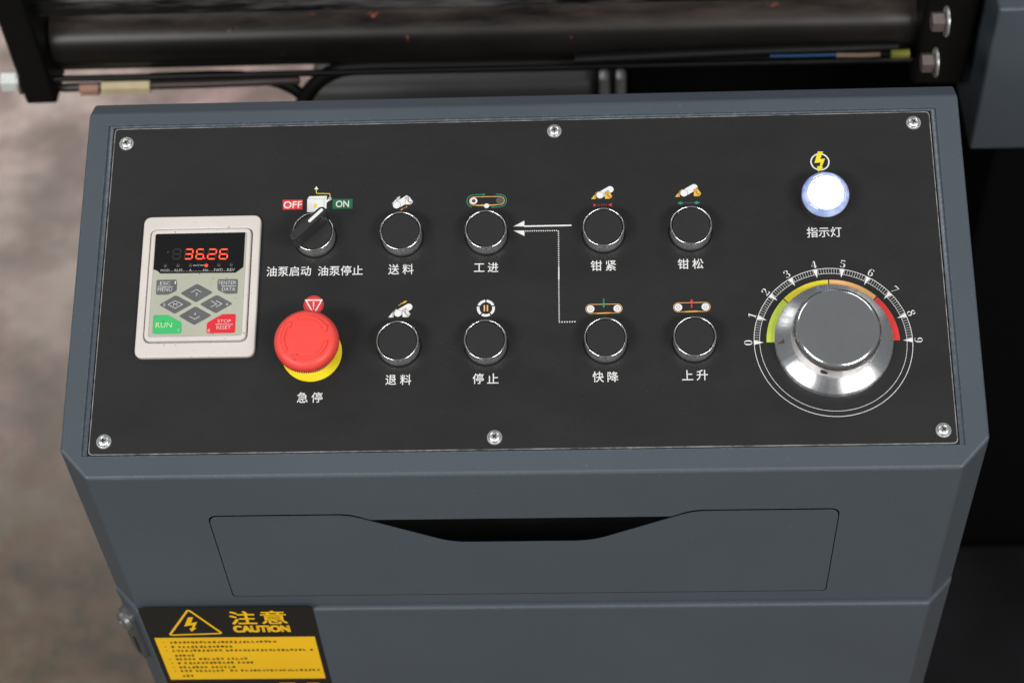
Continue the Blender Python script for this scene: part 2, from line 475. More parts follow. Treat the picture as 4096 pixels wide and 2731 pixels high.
ad = nt.nodes.new('ShaderNodeMath'); ad.operation = 'ADD'; nt.links.new(waves[0].outputs[0], ad.inputs[0]); nt.links.new(waves[1].outputs[0], ad.inputs[1])
bump(nt, b, ad.outputs[0], .8, .0004)

# indicator lens
m, nt, b = nodes('glowing_clear_lens'); LENS = m
n1 = noise(nt, 70, 3, .6); r1 = ramp(nt, n1.outputs['Fac'], [(.38, (.10, .16, .50)), (.64, (.60, .72, 1))])
nt.links.new(r1.outputs[0], b.inputs['Emission Color']); b.inputs['Emission Strength'].default_value = .62
b.inputs['Base Color'].default_value = (.25, .3, .45, 1); b.inputs['Roughness'].default_value = .06; b.inputs['Coat Weight'].default_value = 1
GLOW = plain('lit_white_diffuser', (.9, .9, .9), .4, emit=(1, 1, 1), es=1.15)

# concrete floor
m, nt, b = nodes('stained_concrete'); CONC = m
n1 = noise(nt, 7.5, 4, .6); r1 = ramp(nt, n1.outputs['Fac'], [(.38, (.17, .135, .115)), (.5, (.31, .25, .235)), (.61, (.50, .43, .41))])
n2 = noise(nt, 3, 3, .6); r2 = ramp(nt, n2.outputs['Fac'], [(.40, (.84, .84, .76)), (.62, (1.16, .97, .93))])
mx = nt.nodes.new('ShaderNodeMix'); mx.data_type = 'RGBA'; mx.blend_type = 'MULTIPLY'; mx.inputs[0].default_value = 1
nt.links.new(r1.outputs[0], mx.inputs[6]); nt.links.new(r2.outputs[0], mx.inputs[7])
# olive brown stain near the machine, light falloff painted in; paler, pinker further off
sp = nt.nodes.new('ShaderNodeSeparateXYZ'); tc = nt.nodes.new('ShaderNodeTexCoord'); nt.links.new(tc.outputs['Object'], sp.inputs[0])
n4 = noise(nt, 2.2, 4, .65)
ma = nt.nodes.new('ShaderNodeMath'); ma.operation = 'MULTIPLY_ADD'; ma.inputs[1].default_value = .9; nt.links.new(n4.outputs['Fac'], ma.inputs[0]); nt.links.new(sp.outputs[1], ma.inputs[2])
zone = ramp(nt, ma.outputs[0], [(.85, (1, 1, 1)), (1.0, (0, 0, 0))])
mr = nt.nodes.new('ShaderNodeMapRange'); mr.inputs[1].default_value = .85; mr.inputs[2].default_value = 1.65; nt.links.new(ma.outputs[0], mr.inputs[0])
n5 = noise(nt, 9, 4, .65); stain_falloff = ramp(nt, n5.outputs['Fac'], [(.38, (.045, .036, .014)), (.5, (.100, .060, .030)), (.60, (.112, .094, .055))])
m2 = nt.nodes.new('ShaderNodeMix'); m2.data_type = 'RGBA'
nt.links.new(mr.outputs[0], m2.inputs[0]); nt.links.new(stain_falloff.outputs[0], m2.inputs[6]); nt.links.new(mx.outputs[2], m2.inputs[7])
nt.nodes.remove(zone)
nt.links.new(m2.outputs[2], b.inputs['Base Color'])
b.inputs['Roughness'].default_value = .45
n3 = noise(nt, 30, 3, .6); bump(nt, b, n3.outputs['Fac'], .3, .004)

# ------------------------------------------------------------------ the setting
bm = bmesh.new()
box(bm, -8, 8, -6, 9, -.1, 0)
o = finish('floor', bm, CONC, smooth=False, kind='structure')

# ------------------------------------------------------------------ control console
sT, cT = math.sin(TH), math.cos(TH)
FZ = .0012                                   # frame stands this far over the faceplate
def yz(v, n): return (v * sT - n * cT, 1 + v * cT + n * sT)
XL, XR = -.3200, .3214
YF, ZC = yz(-.14376, FZ)                     # front crease
YT, ZT = yz(.1379, FZ)                       # top crease
CH = yz(-.12272, FZ)[0] - YF                 # chamfer depth in plan
CW = .0200
ZS = ZC - .1726                              # seam
console = empty('control_console', (0, 0, 0), 'blue-grey steel control console with a sloping black faceplate of buttons and a large dial', 'control console')

def body(profile, x0, x1, yfront, cw, cdp, bev):
    """profile (y, z) extruded along x, its two front corners cut off"""
    bm = bmesh.new()
    a = [bm.verts.new((x0, y, z)) for y, z in profile]; c = [bm.verts.new((x1, y, z)) for y, z in profile]
    n = len(profile)
    bm.faces.new(a); bm.faces.new(c[::-1])
    for i in range(n):
        bm.faces.new((a[i], c[i], c[(i + 1) % n], a[(i + 1) % n]))
    bmesh.ops.recalc_face_normals(bm, faces=bm.faces[:])
    for sx, xe in ((-1, x0), (1, x1)):
        no = Vector((sx * cdp, -cw, 0)).normalized()
        r = bmesh.ops.bisect_plane(bm, geom=bm.verts[:] + bm.edges[:] + bm.faces[:], plane_co=(xe, yfront + cdp, 0), plane_no=no, clear_outer=True)
        es = [e for e in r['geom_cut'] if isinstance(e, bmesh.types.BMEdge)]
        bmesh.ops.edgenet_fill(bm, edges=es)
    bmesh.ops.recalc_face_normals(bm, faces=bm.faces[:])
    if bev:
        es = [e for e in bm.edges if e.calc_face_angle(0) > .15]
        bmesh.ops.bevel(bm, geom=es, offset=bev, segments=3, affect='EDGES', profile=.5)
    return bm
def boolean(o, cutters):
    for i, c in enumerate(cutters):
        md = o.modifiers.new('cut%d' % i, 'BOOLEAN'); md.operation = 'DIFFERENCE'; md.solver = 'EXACT'; md.object = c
    bpy.context.view_layer.update()
    me = bpy.data.meshes.new_from_object(o.evaluated_get(bpy.context.evaluated_depsgraph_get()))
    o.modifiers.clear(); old = o.data; o.data = me
    for c in cutters: bpy.data.objects.remove(c)
    return o

strip = math.radians(20)
YB, ZB = YT + .018 * math.cos(strip), ZT - .018 * math.sin(strip)
prof = [(YF, ZS), (YF, ZC), (YT, ZT), (YB, ZB), (YB, ZS)]
bm = body(prof, XL, XR, YF, CW, CH, .0021)
housing = finish('upper_housing', bm, [PAINT, VOID], console, smooth=False)
PH = .2522 / 2
def panel_box(name, x0, x1, y0, y1, z0, z1, bev=0):
    b_ = bmesh.new(); box(b_, x0, x1, y0, y1, z0, z1)
    bmesh.ops.transform(b_, matrix=PANEL, verts=b_.verts[:])
    return finish(name, b_, PAINT)
c1 = panel_box('c1', -.3045, .3045, -PH - .0012, PH + .0022, -.0002, .02)
c2 = panel_box('c2', -.3012, .3012, -PH - .0008, PH + .0012, -.0035, .01)
# drawer opening: outline traced on the front face
def fp(x, y):
    q = wp(x, y, 1, YF); return Vector((q.x, q.z))
TLp, TRp = fp(827, 2061), fp(3352, 2031)
BLp, BRp = fp(930, 2379), fp(3318, 2342)
zt = (TLp.y + TRp.y) / 2; dxl, dxr = (TLp.x + BLp.x) / 2, (TRp.x + BRp.x) / 2
zb = fp(930, 2385).y
V1, V2 = fp(1395, 2050).x, fp(2770, 2040).x
W1, W2 = fp(1815, 2169).x, fp(2362, 2165).x
zv = (fp(1815, 2170).y + fp(2362, 2165).y) / 2
zo = (fp(1498, 2077).y + fp(2690, 2065).y) / 2
def on_slope(z, xa, za, xb, zb_): return xa + (z - za) / (zb_ - za) * (xb - xa)
o1 = on_slope(zo, V1, zt, W1, zv); o2 = on_slope(zo, V2, zt, W2, zv)
hole = rounded([(dxl, zb), (dxl, zt), (V1, zt), (o1, zo), (o2, zo), (V2, zt), (dxr, zt), (dxr, zb)], [.004, .008, .010, 0, 0, .010, .008, .004])
g = .0011
draw = rounded([(dxl + g * .6, zb + .0002), (dxl + g * .6, zt - .0031), (V1 - .001, zt - .0031), (W1 - .001, zv - .0003), (W2 + .001, zv - .0003), (V2 + .001, zt - .0031), (dxr - g * .6, zt - .0031), (dxr - g * .6, zb + .0002)], [.004, .007, .010, .012, .012, .010, .007, .004])
def front_prism(pts, ya, yb, bev=0, mats=PAINT, name='c3', parent=None):
    b_ = bmesh.new(); prism(b_, [(p[0], p[1]) for p in pts], -yb, -ya, bev=bev)
    bmesh.ops.transform(b_, matrix=Matrix(((1, 0, 0, 0), (0, 0, -1, 0), (0, 1, 0, 0), (0, 0, 0, 1))), verts=b_.verts[:])
    return finish(name, b_, mats, parent)
c3 = front_prism(hole, YF - .01, YF + .06)
boolean(housing, [c1, c2, c3])
me = housing.data
for p in me.polygons:                        # the inside of the drawer bay is given a near-black colour in place of its shade
    c = p.center
    if c.y > YF + .004 and abs(p.normal.y) < .9 and zb - .005 < c.z < zt + .005 and dxl - .01 < c.x < dxr + .01 and c.y < YF + .0605 and c.z < ZC - .01:
        p.material_index = 1
    if abs(c.y - (YF + .06)) < .002 and c.z < zt: p.material_index = 1
drawer = front_prism(draw, YF + .0003, YF + .0011, bev=.0002, mats=PAINT_CLEAN, name='drawer_front', parent=console)

# lower cabinet
LF = YF - .0036
prof = [(LF, .03), (LF, ZS - .0014), (YB + .001, ZS - .0014), (YB + .001, .03)]
bm = body(prof, XL - .0004, XR + .0003, LF, CW, CH + .002, .0027)
cabinet = finish('lower_cabinet', bm, PAINT, console, smooth=False)
# cam lock on the left chamfer of the cabinet
lk = Vector((XL + CW * .40, YF + CH * .50, ZS - .030))
nrm = Vector((-CH, -CW, 0)).normalized()
LB = Matrix.Translation(lk + Vector((0, 0, -.026))) @ Matrix((Vector((0, 0, 1)).cross(nrm), (0, 0, 1), nrm)).transposed().to_4x4()
bm = bmesh.new(); prism(bm, rounded([(-.0085, -.030), (.0085, -.030), (.0085, .036), (-.0085, .036)], .007), -.001, .0055, bev=.0015)
finish('latch_body', bm, plain('latch_grey', (.075, .078, .082), .4), console, matrix=LB)
LM = Matrix.Translation(lk + nrm * .0055) @ nrm.to_track_quat('Z', 'Y').to_matrix().to_4x4()
bm = bmesh.new()
lathe(bm, [(.0, .0), (.0085, 0), (.0085, .003), (.0072, .0042), (.004, .0046), (.0038, .0034), (0, .0034)], 28)
lock = finish('cam_lock', bm, plain('dull_lock_metal', (.22, .22, .22), .4, .6), console, matrix=LM)
bm = bmesh.new(); prism(bm, rounded([(-.002, -.012), (.002, -.012), (.002, .012), (-.002, .012)], .002), 0, .0008)
tx_ = Vector((0, 0, 1)).cross(nrm)
LM2 = Matrix.Translation(lk + nrm * .0052 + Vector((.002, -.002, -.036))) @ Matrix((tx_, (0, 0, 1), nrm)).transposed().to_4x4()
finish('slot_opening', bm, VOID, console, matrix=LM2)

# ---- faceplate
plate = bpy.data.objects.new('faceplate', None)
bm = bmesh.new()
outl = rounded([(-.3, -PH), (.3, -PH), (.3, PH), (-.3, PH)], .003, 3)
inl = [Vector((p.x * (1 - .0006 / .3), p.y * (1 - .0006 / PH))) for p in outl]
ring_prism(bm, outl, inl, -.0015, -.00015, mat=1)
prism(bm, inl, -.0015, 0, mat=0)
bpy.data.objects.remove(plate)
plate = finish('faceplate', bm, [FILM, EDGE], console, smooth=False, matrix=PANEL)

Z1, Z2, Z3, Z4 = .00010, .00016, .00022, .00028
def printed(name, bm, mats, parent=None):
    return finish_flat(name, bm, mats, parent or plate)
def finish_flat(name, bm, mats, parent, matrix=None):
    me = bpy.data.meshes.new(name); bm.to_mesh(me); bm.free()
    return link(name, me, parent, mats, None, matrix)

# Chinese captions: (text, crop map, x0, y0, x1, y1)
A = crop(1040, 720, 440 / 1725)
Bc = crop(1480, 720, 600 / 2352)
Cc = crop(2280, 700, 600 / 2352)
D = crop(1480, 1160, 600 / 2352)
Ec = crop(2300, 1160, 600 / 2352)
F = crop(1050, 1160, 360 / 1227)
G = crop(3160, 580, 280 / 1098)
Hc = crop(2950, 1000, 800 / 1792)
caps = [('油泵启动', A, 103, 1355, 800, 1508), ('油泵停止', A, 908, 1345, 1612, 1498),
        ('送', Bc, 288, 1322, 456, 1482), ('料', Bc, 510, 1320, 684, 1478), ('工', Bc, 1630, 1310, 1795, 1440), ('进', Bc, 1845, 1295, 2013, 1446),
        ('钳', Cc, 326, 1342, 500, 1502), ('紧', Cc, 558, 1340, 722, 1500), ('钳', Cc, 1690, 1318, 1864, 1474), ('松', Cc, 1918, 1312, 2090, 1470),
        ('退', D, 243, 1330, 412, 1484), ('料', D, 472, 1322, 648, 1486), ('停', D, 1610, 1306, 1784, 1470), ('止', D, 1838, 1306, 2016, 1464),
        ('快', Ec, 275, 1276, 452, 1444), ('降', Ec, 510, 1278, 680, 1440), ('上', Ec, 1676, 1256, 1852, 1412), ('升', Ec, 1905, 1250, 2084, 1414),
        ('急', F, 470, 1393, 618, 1535), ('停', F, 668, 1392, 818, 1532), ('指示灯', G, 262, 1288, 808, 1448)]
groups = {}
for t, M_, x0, y0, x1, y1 in caps:
    key = 0
    groups.setdefault((id(M_), round(x0 / 700) if M_ in (Bc, Cc, D, Ec) else (x0 if M_ is A else 0)), []).append((t, M_, x0, y0, x1, y1))
for lst in groups.values():
    bm = bmesh.new()
    for t, M_, x0, y0, x1, y1 in lst: letter_box(bm, t, M_, x0, y0, x1, y1, Z1, bold=.00005)
    printed('caption', bm, [WHITE])

# OFF / ON flags and the pump symbol
bm = bmesh.new()
fill(bm, [A(358, 316), A(670, 312), A(666, 462), A(360, 466)], Z1, 0)
letter_box(bm, 'OFF', A, 370, 336, 656, 445, Z2, 1, offset=.012); printed('off_flag', bm, [RED, WHITE])
bm = bmesh.new()
fill(bm, [A(1140, 302), A(1452, 298), A(1450, 450), A(1136, 456)], Z1, 0)
letter_box(bm, 'ON', A, 1190, 325, 1396, 430, Z2, 1, offset=.012); printed('on_flag', bm, [GREEN, WHITE])
bm = bmesh.new()
fill(bm, [A(742, 300), A(775, 258), A(1052, 250), A(1046, 300), A(1040, 450), A(1000, 460), A(1000, 500), A(738, 505)], Z1, 0)
stroke(bm, [A(745, 298), A(1004, 302), A(1004, 450)], .00018, Z2, 1); stroke(bm, [A(1004, 302), A(1048, 256)], .00018, Z2, 1)
fill(bm, [A(1015, 380), A(1012, 350), A(1085, 290), A(1110, 310)], Z2, 0)
fill(bm, disc(A(1097, 297), .00115, 16), Z3, 0); fill(bm, disc(A(1097, 297), .0006, 12), Z4, 1)
stroke(bm, [A(1097, 280), A(1097, 232), A(1088, 216), A(895, 214), A(884, 200), A(884, 145)], .00052, Z1, 2)
fill(bm, [A(852, 150), A(918, 150), A(884, 100)], Z2, 0)
fill(bm, [A(868, 355), A(890, 395), A(893, 425), A(868, 446), A(840, 425), A(846, 395)], Z2, 3)
printed('pump_symbol', bm, [WHITE, LINE, YEL, YEL])

# pipe-in-wedges symbols
SYM = [WHITE, LINE, AMBER, ORG, LGREY]
def sy_poly(bm, M_, pts, z, mat, outline=True):
    q = [M_(*p) for p in pts]
    fill(bm, q, z, mat)
    if outline: stroke(bm, q, .00016, z + .00004, 1, closed=True)
def right_wedge(bm, M_, x, y, k, a, b_):
    sy_poly(bm, M_, [(x, y + 30 * k), (x + 50 * k, y), (x + 50 * k, y + 85 * k), (x + 12 * k, y + 40 * k)], Z2 + .00006, b_)
    sy_poly(bm, M_, [(x, y + 30 * k), (x + 88 * k, y + 135 * k), (x + 2, y + 137 * k)], Z2 + .00007, a)
    sy_poly(bm, M_, [(x + 52 * k, y), (x + 125 * k, y + 95 * k), (x + 55 * k, y + 95 * k)], Z2 + .00008, a)
    sy_poly(bm, M_, [(x + 50 * k, y + 92 * k), (x + 125 * k, y + 95 * k), (x + 88 * k, y + 137 * k)], Z2 + .00009, b_)
def pipe(bm, M_, a, b_, r, cr, front):
    pa, pb = M_(*a), M_(*b_)
    d = (pb - pa); d = Vector((d.x, d.y)).normalized(); n_ = Vector((-d.y, d.x))
    ang = math.atan2(d.y, d.x)
    pts = [Vector(pa[:2]) + n_ * r, Vector(pa[:2]) - n_ * r] + disc(pb, r, 14, ang - PI / 2, ang + PI / 2)
    fill(bm, pts, Z1, 0)
    fill(bm, disc(pa, cr, 28), Z3 + .00006, 0); stroke(bm, disc(pa, cr, 28), .00018, Z4 + .00006, 1, closed=True)
k_ = 600 / 2352 / 5614
# feed forward
bm = bmesh.new()
sy_poly(bm, Bc, [(340, 375), (410, 298), (425, 330), (385, 380)], Z1, 0)
sy_poly(bm, Bc, [(418, 280), (474, 250), (472, 300), (415, 345)], Z2, 4)
fill(bm, [Bc(430, 330), Bc(570, 245), Bc(610, 250), Bc(600, 350), Bc(480, 425), Bc(420, 400)], Z1, 0)
right_wedge(bm, Bc, 553, 250, 1.02, 0, 4)
fill(bm, disc(Bc(418, 396), 62 * k_, 28), Z4, 0); stroke(bm, disc(Bc(418, 396), 62 * k_, 28), .00018, Z4 + .00005, 1, closed=True)
for i, (x, y, s) in enumerate([(572, 424, 12), (545, 437, 8), (522, 450, 6)]):
    fill(bm, disc(Bc(x, y), s * k_, 8), Z1, 3)
fill(bm, [Bc(528, 440), Bc(500, 476), Bc(468, 474), Bc(480, 462)], Z1, 3)
printed('feed_symbol', bm, SYM)
# retract
bm = bmesh.new()
sy_poly(bm, D, [(285, 432), (352, 348), (352, 432)], Z1, 0); sy_poly(bm, D, [(352, 348), (372, 330), (372, 432), (352, 432)], Z1, 4)
stroke(bm, [D(385, 330), D(420, 300)], .0005, Z1, 0)
pipe(bm, D, (438, 366), (608, 266), 56 * k_, 60 * k_, 0)
right_wedge(bm, D, 508, 284, 1.05, 0, 4)
fill(bm, [D(585, 165), D(558, 196), D(512, 216), D(505, 200), D(528, 190), D(522, 180)], Z1, 2)
for x, y, s in [(492, 214, 11), (472, 228, 8), (455, 240, 7)]: fill(bm, disc(D(x, y), s * k_, 8), Z1, 2)
printed('retract_symbol', bm, SYM)
# clamp / release
for nm, dx, dy, gap in (('clamp_symbol', 0, 0, 0), ('release_symbol', 1316, -32, 78)):
    bm = bmesh.new()
    Mx = (lambda ddx, ddy: (lambda x, y: Cc(x + ddx, y + ddy)))(dx, dy)
    sy_poly(bm, Mx, [(328, 380), (388, 306), (388, 380)], Z1, 2); sy_poly(bm, Mx, [(390, 300), (402, 290), (410, 378), (390, 380)], Z1, 3)
    stroke(bm, [Mx(402, 290), Mx(450, 260)], .0005, Z1, 3)
    pipe(bm, Mx, (470, 320), (628, 228), 56 * k_, 60 * k_, 0)
    Mw = (lambda ddx, ddy: (lambda x, y: Cc(x + ddx, y + ddy)))(dx + gap, dy - (8 if gap else 0))
    right_wedge(bm, Mw, 545, 244, .98, 2, 3)
    if not gap:
        fill(bm, [Cc(358, 448), Cc(416, 474), Cc(360, 500), Cc(376, 474)], Z1, 5); fill(bm, [Cc(664, 442), Cc(598, 470), Cc(664, 498), Cc(650, 470)], Z1, 5)
        xs = [(440, 480), (466, 472), (492, 472), (518, 470), (546, 470), (572, 470)]
        for x, y in xs: fill(bm, [Cc(x - 5, y - 12), Cc(x + 5, y - 12), Cc(x + 5, y + 12), Cc(x - 5, y + 12)], Z1, 6)
    else:
        fill(bm, [Cc(1684, 442), Cc(1740, 414), Cc(1740, 428), Cc(1766, 428), Cc(1766, 458), Cc(1740, 458), Cc(1740, 472)], Z1, 7)
        fill(bm, [Cc(2040, 436), Cc(1974, 410), Cc(1974, 424), Cc(1952, 424), Cc(1952, 450), Cc(1974, 450), Cc(1974, 464)], Z1, 7)
        for x in range(1785, 1945, 26): fill(bm, [Cc(x - 6, 428), Cc(x + 6, 428), Cc(x + 6, 450), Cc(x - 6, 450)], Z1, 8)
    printed(nm, bm, SYM + [RED, plain('dull_red_print', (.35, .03, .03)), TEAL, MGREY])
# band saw wheels
def stadium(M_, xl, xr, y, r):
    a, b_ = M_(xl, y), M_(xr, y - (xr - xl) * .02)
    return disc(a, r, 12, PI / 2 , 3 * PI / 2) + disc(b_, r, 12, -PI / 2, PI / 2)
bm = bmesh.new()
stroke(bm, stadium(Bc, 1630, 2035, 332, 72 * k_), .0005, Z1, 0, closed=True)
fill(bm, disc(Bc(1626, 330), 58 * k_, 24), Z1, 1); fill(bm, disc(Bc(1626, 330), 30 * k_, 20), Z2, 2); fill(bm, disc(Bc(1626, 330), 12 * k_, 14), Z3, 5)
fill(bm, disc(Bc(2033, 324), 58 * k_, 24), Z1, 5); stroke(bm, disc(Bc(2033, 324), 26 * k_, 18), .0002, Z2, 2, closed=True)
fill(bm, [Bc(1660, 396), Bc(1785, 384), Bc(1795, 412), Bc(1660, 408)], Z2, 3); fill(bm, [Bc(1862, 384), Bc(1990, 392), Bc(1990, 400), Bc(1862, 408)], Z2, 3)
fill(bm, disc(Bc(1828, 408), 41 * k_, 22), Z3, 1)
a, r_ = Bc(1626, 332), 108 * k_
stroke(bm, [Bc(1775, 228)] + disc(a, r_, 16, PI / 2, PI * 1.42), .0005, Z1, 4)
fill(bm, [Bc(1768, 212), Bc(1810, 228), Bc(1772, 244)], Z1, 4)
a = Bc(2033, 324)
stroke(bm, [Bc(1972, 222)] + disc(a, r_, 16, -PI / 2, PI / 2)[::-1] + [Bc(1930, 430)], .0005, Z1, 4)
fill(bm, [Bc(1898, 428), Bc(1938, 412), Bc(1938, 442)], Z1, 4)
printed('saw_band_symbol', bm, [PEACH, WHITE, LINE, ORG, TEAL, MGREY])
for nm, xl, xr, y, up in (('lower_symbol', 244, 664, 297, 0), ('raise_symbol', 1620, 2045, 272, 1)):
    bm = bmesh.new()
    stroke(bm, stadium(Ec, xl, xr, y, 74 * k_), .00045, Z1, 0, closed=True)
    for x, yy in ((xl, y), (xr, y - 8)):
        fill(bm, disc(Ec(x, yy), 60 * k_, 26), Z1, 1); stroke(bm, disc(Ec(x, yy), 26 * k_, 20), .00025, Z2, 2, closed=True)
    fill(bm, [Ec(xl + 30, y + 72), Ec(xl + 130, y + 58), Ec(xl + 280, y + 52), Ec(xr - 40, y + 60), Ec(xl + 290, y + 72), Ec(xl + 120, y + 78)], Z2, 3)
    xc = (xl + xr) / 2 - 4
    if up:
        fill(bm, [Ec(xc, y - 136), Ec(xc + 26, y - 78), Ec(xc + 12, y - 66), Ec(xc + 10, y - 40), Ec(xc - 10, y - 40), Ec(xc - 12, y - 66), Ec(xc - 26, y - 78)], Z2, 4)
        for i in range(3): fill(bm, [Ec(xc - 10, y - 34 + 15 * i), Ec(xc + 12, y - 34 + 15 * i), Ec(xc + 12, y - 23 + 15 * i), Ec(xc - 10, y - 23 + 15 * i)], Z2, 4)
    else:
        fill(bm, [Ec(xc, y - 12), Ec(xc + 24, y - 74), Ec(xc + 12, y - 82), Ec(xc + 12, y - 108), Ec(xc - 12, y - 108), Ec(xc - 12, y - 82), Ec(xc - 24, y - 74)], Z2, 5)
        for i in range(3): fill(bm, [Ec(xc - 12, y - 160 + 17 * i), Ec(xc + 12, y - 160 + 17 * i), Ec(xc + 12, y - 149 + 17 * i), Ec(xc - 12, y - 149 + 17 * i)], Z2, 5)
    printed(nm, bm, [PEACH, WHITE, LINE, ORG, RED, TEAL])
# pause symbol
bm = bmesh.new()
c = D(1817, 285)
for i in range(5):
    a0 = math.radians(90 + 72 * i + 5); arc_band(bm, c, 100 * k_, 141 * k_, a0, a0 + math.radians(62), Z1, 0, 10)
for x in (1793, 1842): fill(bm, [D(x - 11, 236), D(x + 11, 236), D(x + 11, 334), D(x - 11, 334)], Z1, 1)
printed('pause_symbol', bm, [WHITE, PEACH])
# emergency triangle in red circle
bm = bmesh.new(); kf = 360 / 1227 / 5614
c = F(697, 205)
fill(bm, disc(c, 138 * kf, 40), Z1, 0); stroke(bm, disc(c, 124 * kf, 40), .00035, Z2, 1, closed=True)
stroke(bm, [F(592, 140), F(806, 138), F(700, 330)], .0010, Z3, 2, closed=True)
fill(bm, [F(686, 165), F(708, 165), F(703, 240), F(691, 240)], Z3, 2); fill(bm, disc(F(697, 258), 9 * kf, 12), Z3, 2)
printed('stop_warning_symbol', bm, [RED, LINE, WHITE])
# power symbol
bm = bmesh.new(); kg = 280 / 1098 / 5614
c = G(470, 268)
stroke(bm, disc(c, 141 * kg, 40), 22 * kg, Z1, 0, closed=True)
fill(bm, [G(436, 103), G(520, 106), G(472, 222), G(550, 216), G(500, 340), G(522, 358), G(440, 425), G(424, 334), G(466, 338), G(478, 276), G(382, 288)], Z2, 1)
printed('power_symbol', bm, [WHITE, YEL])
# arrows between buttons
J = crop(1300, 0, 1400 / 2352); J2 = crop(1300, 900, 1400 / 2352)
bm = bmesh.new()
fill(bm, [J2(1265, 10), J2(1340, -28), J2(1340, 10)], Z1); stroke(bm, [J2(1335, 9), J2(1656, 3)], .0011, Z1)
fill(bm, [J2(1265, 38), J2(1340, 38), J2(1340, 74)], Z1)
def dashes(p, q, n, duty=.5, wd=.00085):
    for i in range(n):
        a = p.lerp(q, i / n); b_ = p.lerp(q, (i + duty) / n); stroke(bm, [a, b_], wd, Z1)
dashes(J2(1345, 41), J2(1568, 38), 15)
dashes(J2(1569, 40), J2(1571, 290), 17); stroke(bm, [J2(1571, 285), J2(1571, 370)], .0008, Z1); dashes(J2(1571, 375), J2(1574, 650), 19)
dashes(J2(1572, 652), J2(1692, 649), 7)
printed('flow_arrow', bm, [WHITE])

# dial scale
DC = Vector((.2198, -.0508)); RO = .0549; RI = .0510
bm = bmesh.new()
arc_band(bm, DC, RO - .0002, RO + .0002, 0, 2 * PI, Z1, 0, 160); arc_band(bm, DC, RI - .00015, RI + .00015, 0, 2 * PI, Z1, 0, 160)
for i in range(91):
    a = PI - math.radians(2 * i)
    d = Vector((math.cos(a), math.sin(a)))
    if i % 10 == 0:
        n_ = Vector((-d.y, d.x))
        fill(bm, [DC + d * RO + n_ * .0017, DC + d * (RO - .0066), DC + d * RO - n_ * .0017], Z2, 0)
        letters(bm, '𝟎𝟏𝟐𝟑𝟒𝟓𝟔𝟕𝟖𝟗'[i // 10], DC + d * (RO + .0041), None, .0055, Z1, 0, rot=a - PI / 2, offset=-.02)
    else:
        stroke(bm, [DC + d * RI, DC + d * RO], .0002, Z1, 0)
printed('dial_scale', bm, [WHITE])
bm = bmesh.new()
for a0, a1, mt in ((180, 136, 0), (135, 91.2, 1), (90.2, 46, 2), (45, 0, 3)):
    arc_band(bm, DC, .0396, .0462, math.radians(a0), math.radians(a1), Z1, mt, 24)
printed('dial_colour_band', bm, [LIME, YEL, PEACH, RED])

# ---- screws
def mesh_obj(name, bm, mats, parent, loc=(0, 0, 0), rot=0, angle=40):
    return finish(name, bm, mats, parent, matrix=Matrix.Translation(loc) @ Matrix.Rotation(rot, 4, 'Z'), angle=angle)
def copy_part(src, parent, loc, rot=0):
    c = src.copy(); COL.objects.link(c); c.parent = parent
    c.matrix_local = Matrix.Translation(loc) @ Matrix.Rotation(rot, 4, 'Z')
    return c
def part_root(name, uv, h=0, rot=0):
    """a mounted part: its frame sits on the faceplate"""
    return PANEL @ Matrix.Translation((uv[0], uv[1], h)) @ Matrix.Rotation(rot, 4, 'Z')
def copy_tree(src, matrix):
    c = src.copy(); COL.objects.link(c); c.parent = console; c.matrix_local = matrix
    for ch in list(src.children):
        d = ch.copy(); COL.objects.link(d); d.parent = c
        if ch.name.startswith('button_cap'):
            d.rotation_euler = (random.uniform(-.012, .012), random.uniform(-.012, .012), 0); d.location.z += random.uniform(-.0003, .0001)
    return c
def screw():
    bm = bmesh.new()
    lathe(bm, [(.0030, 0), (.0053, 0), (.0054, .0004), (.0052, .0008), (.0043, .0009)], 36)
    wsh = finish('screw', bm, ZINC, console, matrix=part_root('s', (0, 0)))
    bm = bmesh.new()
    lathe(bm, [(.0044, .0008), (.0044, .0016), (.0040, .0024), (.0030, .0030), (.0016, .0033), (0, .0034)], 36)
    finish('screw_head', bm, ZINC, wsh)
    bm = bmesh.new()
    for r in (0, PI / 2):
        q = [Vector(p) for p in ((-.0019, -.00042), (.0019, -.00042), (.0019, .00042), (-.0019, .00042))]
        q = [Matrix.Rotation(r, 2) @ p for p in q]
        prism(bm, q, .0025, .00345 + r * .00001)
    finish('cross_recess', bm, VOID, wsh, smooth=False)
    return wsh
s0 = screw()
spots = [(-.2903, .1136), (.0266, .1164), (.2878, .1169), (-.2894, -.1165), (-.0165, -.1174), (.2906, -.1167)]
for i, uv in enumerate(spots):
    mt = part_root('s', uv, 0, random.uniform(0, PI / 2))
    if i == 0: s0.matrix_local = mt
    else: copy_tree(s0, mt)

# ---- push buttons
def bezel_mesh(h=.012, r=.0150):
    bm = bmesh.new()
    lathe(bm, [(r - .0004, 0), (r - .0005, h - .0022)], 96, mat=1)
    lathe(bm, [(r - .0005, h - .0023), (r - .0001, h - .0020), (r + .0001, h - .0013), (r - .0001, h - .0006), (r - .0005, h - .0001), (r - .0009, h), (r - .0012, h - .0003), (r - .0014, h - .0010), (r - .00145, h - .003)], 96)
    return bm
def button():
    b0 = finish('push_button', bezel_mesh(), [CHROME, SATIN], console, matrix=part_root('b', (0, 0)), angle=60)
    bm = bmesh.new()
    lathe(bm, [(.0134, .004), (.0134, .0106), (.0131, .0112), (.0125, .0113), (0, .0114)], 72)
    finish('button_cap', bm, CAP, b0)
    bm = bmesh.new(); lathe(bm, [(.0151, .0001), (.0158, .0001), (.0158, .0006), (.0149, .0007)], 64)
    finish('gasket', bm, RUBBER, b0)
    return b0
b0 = button()
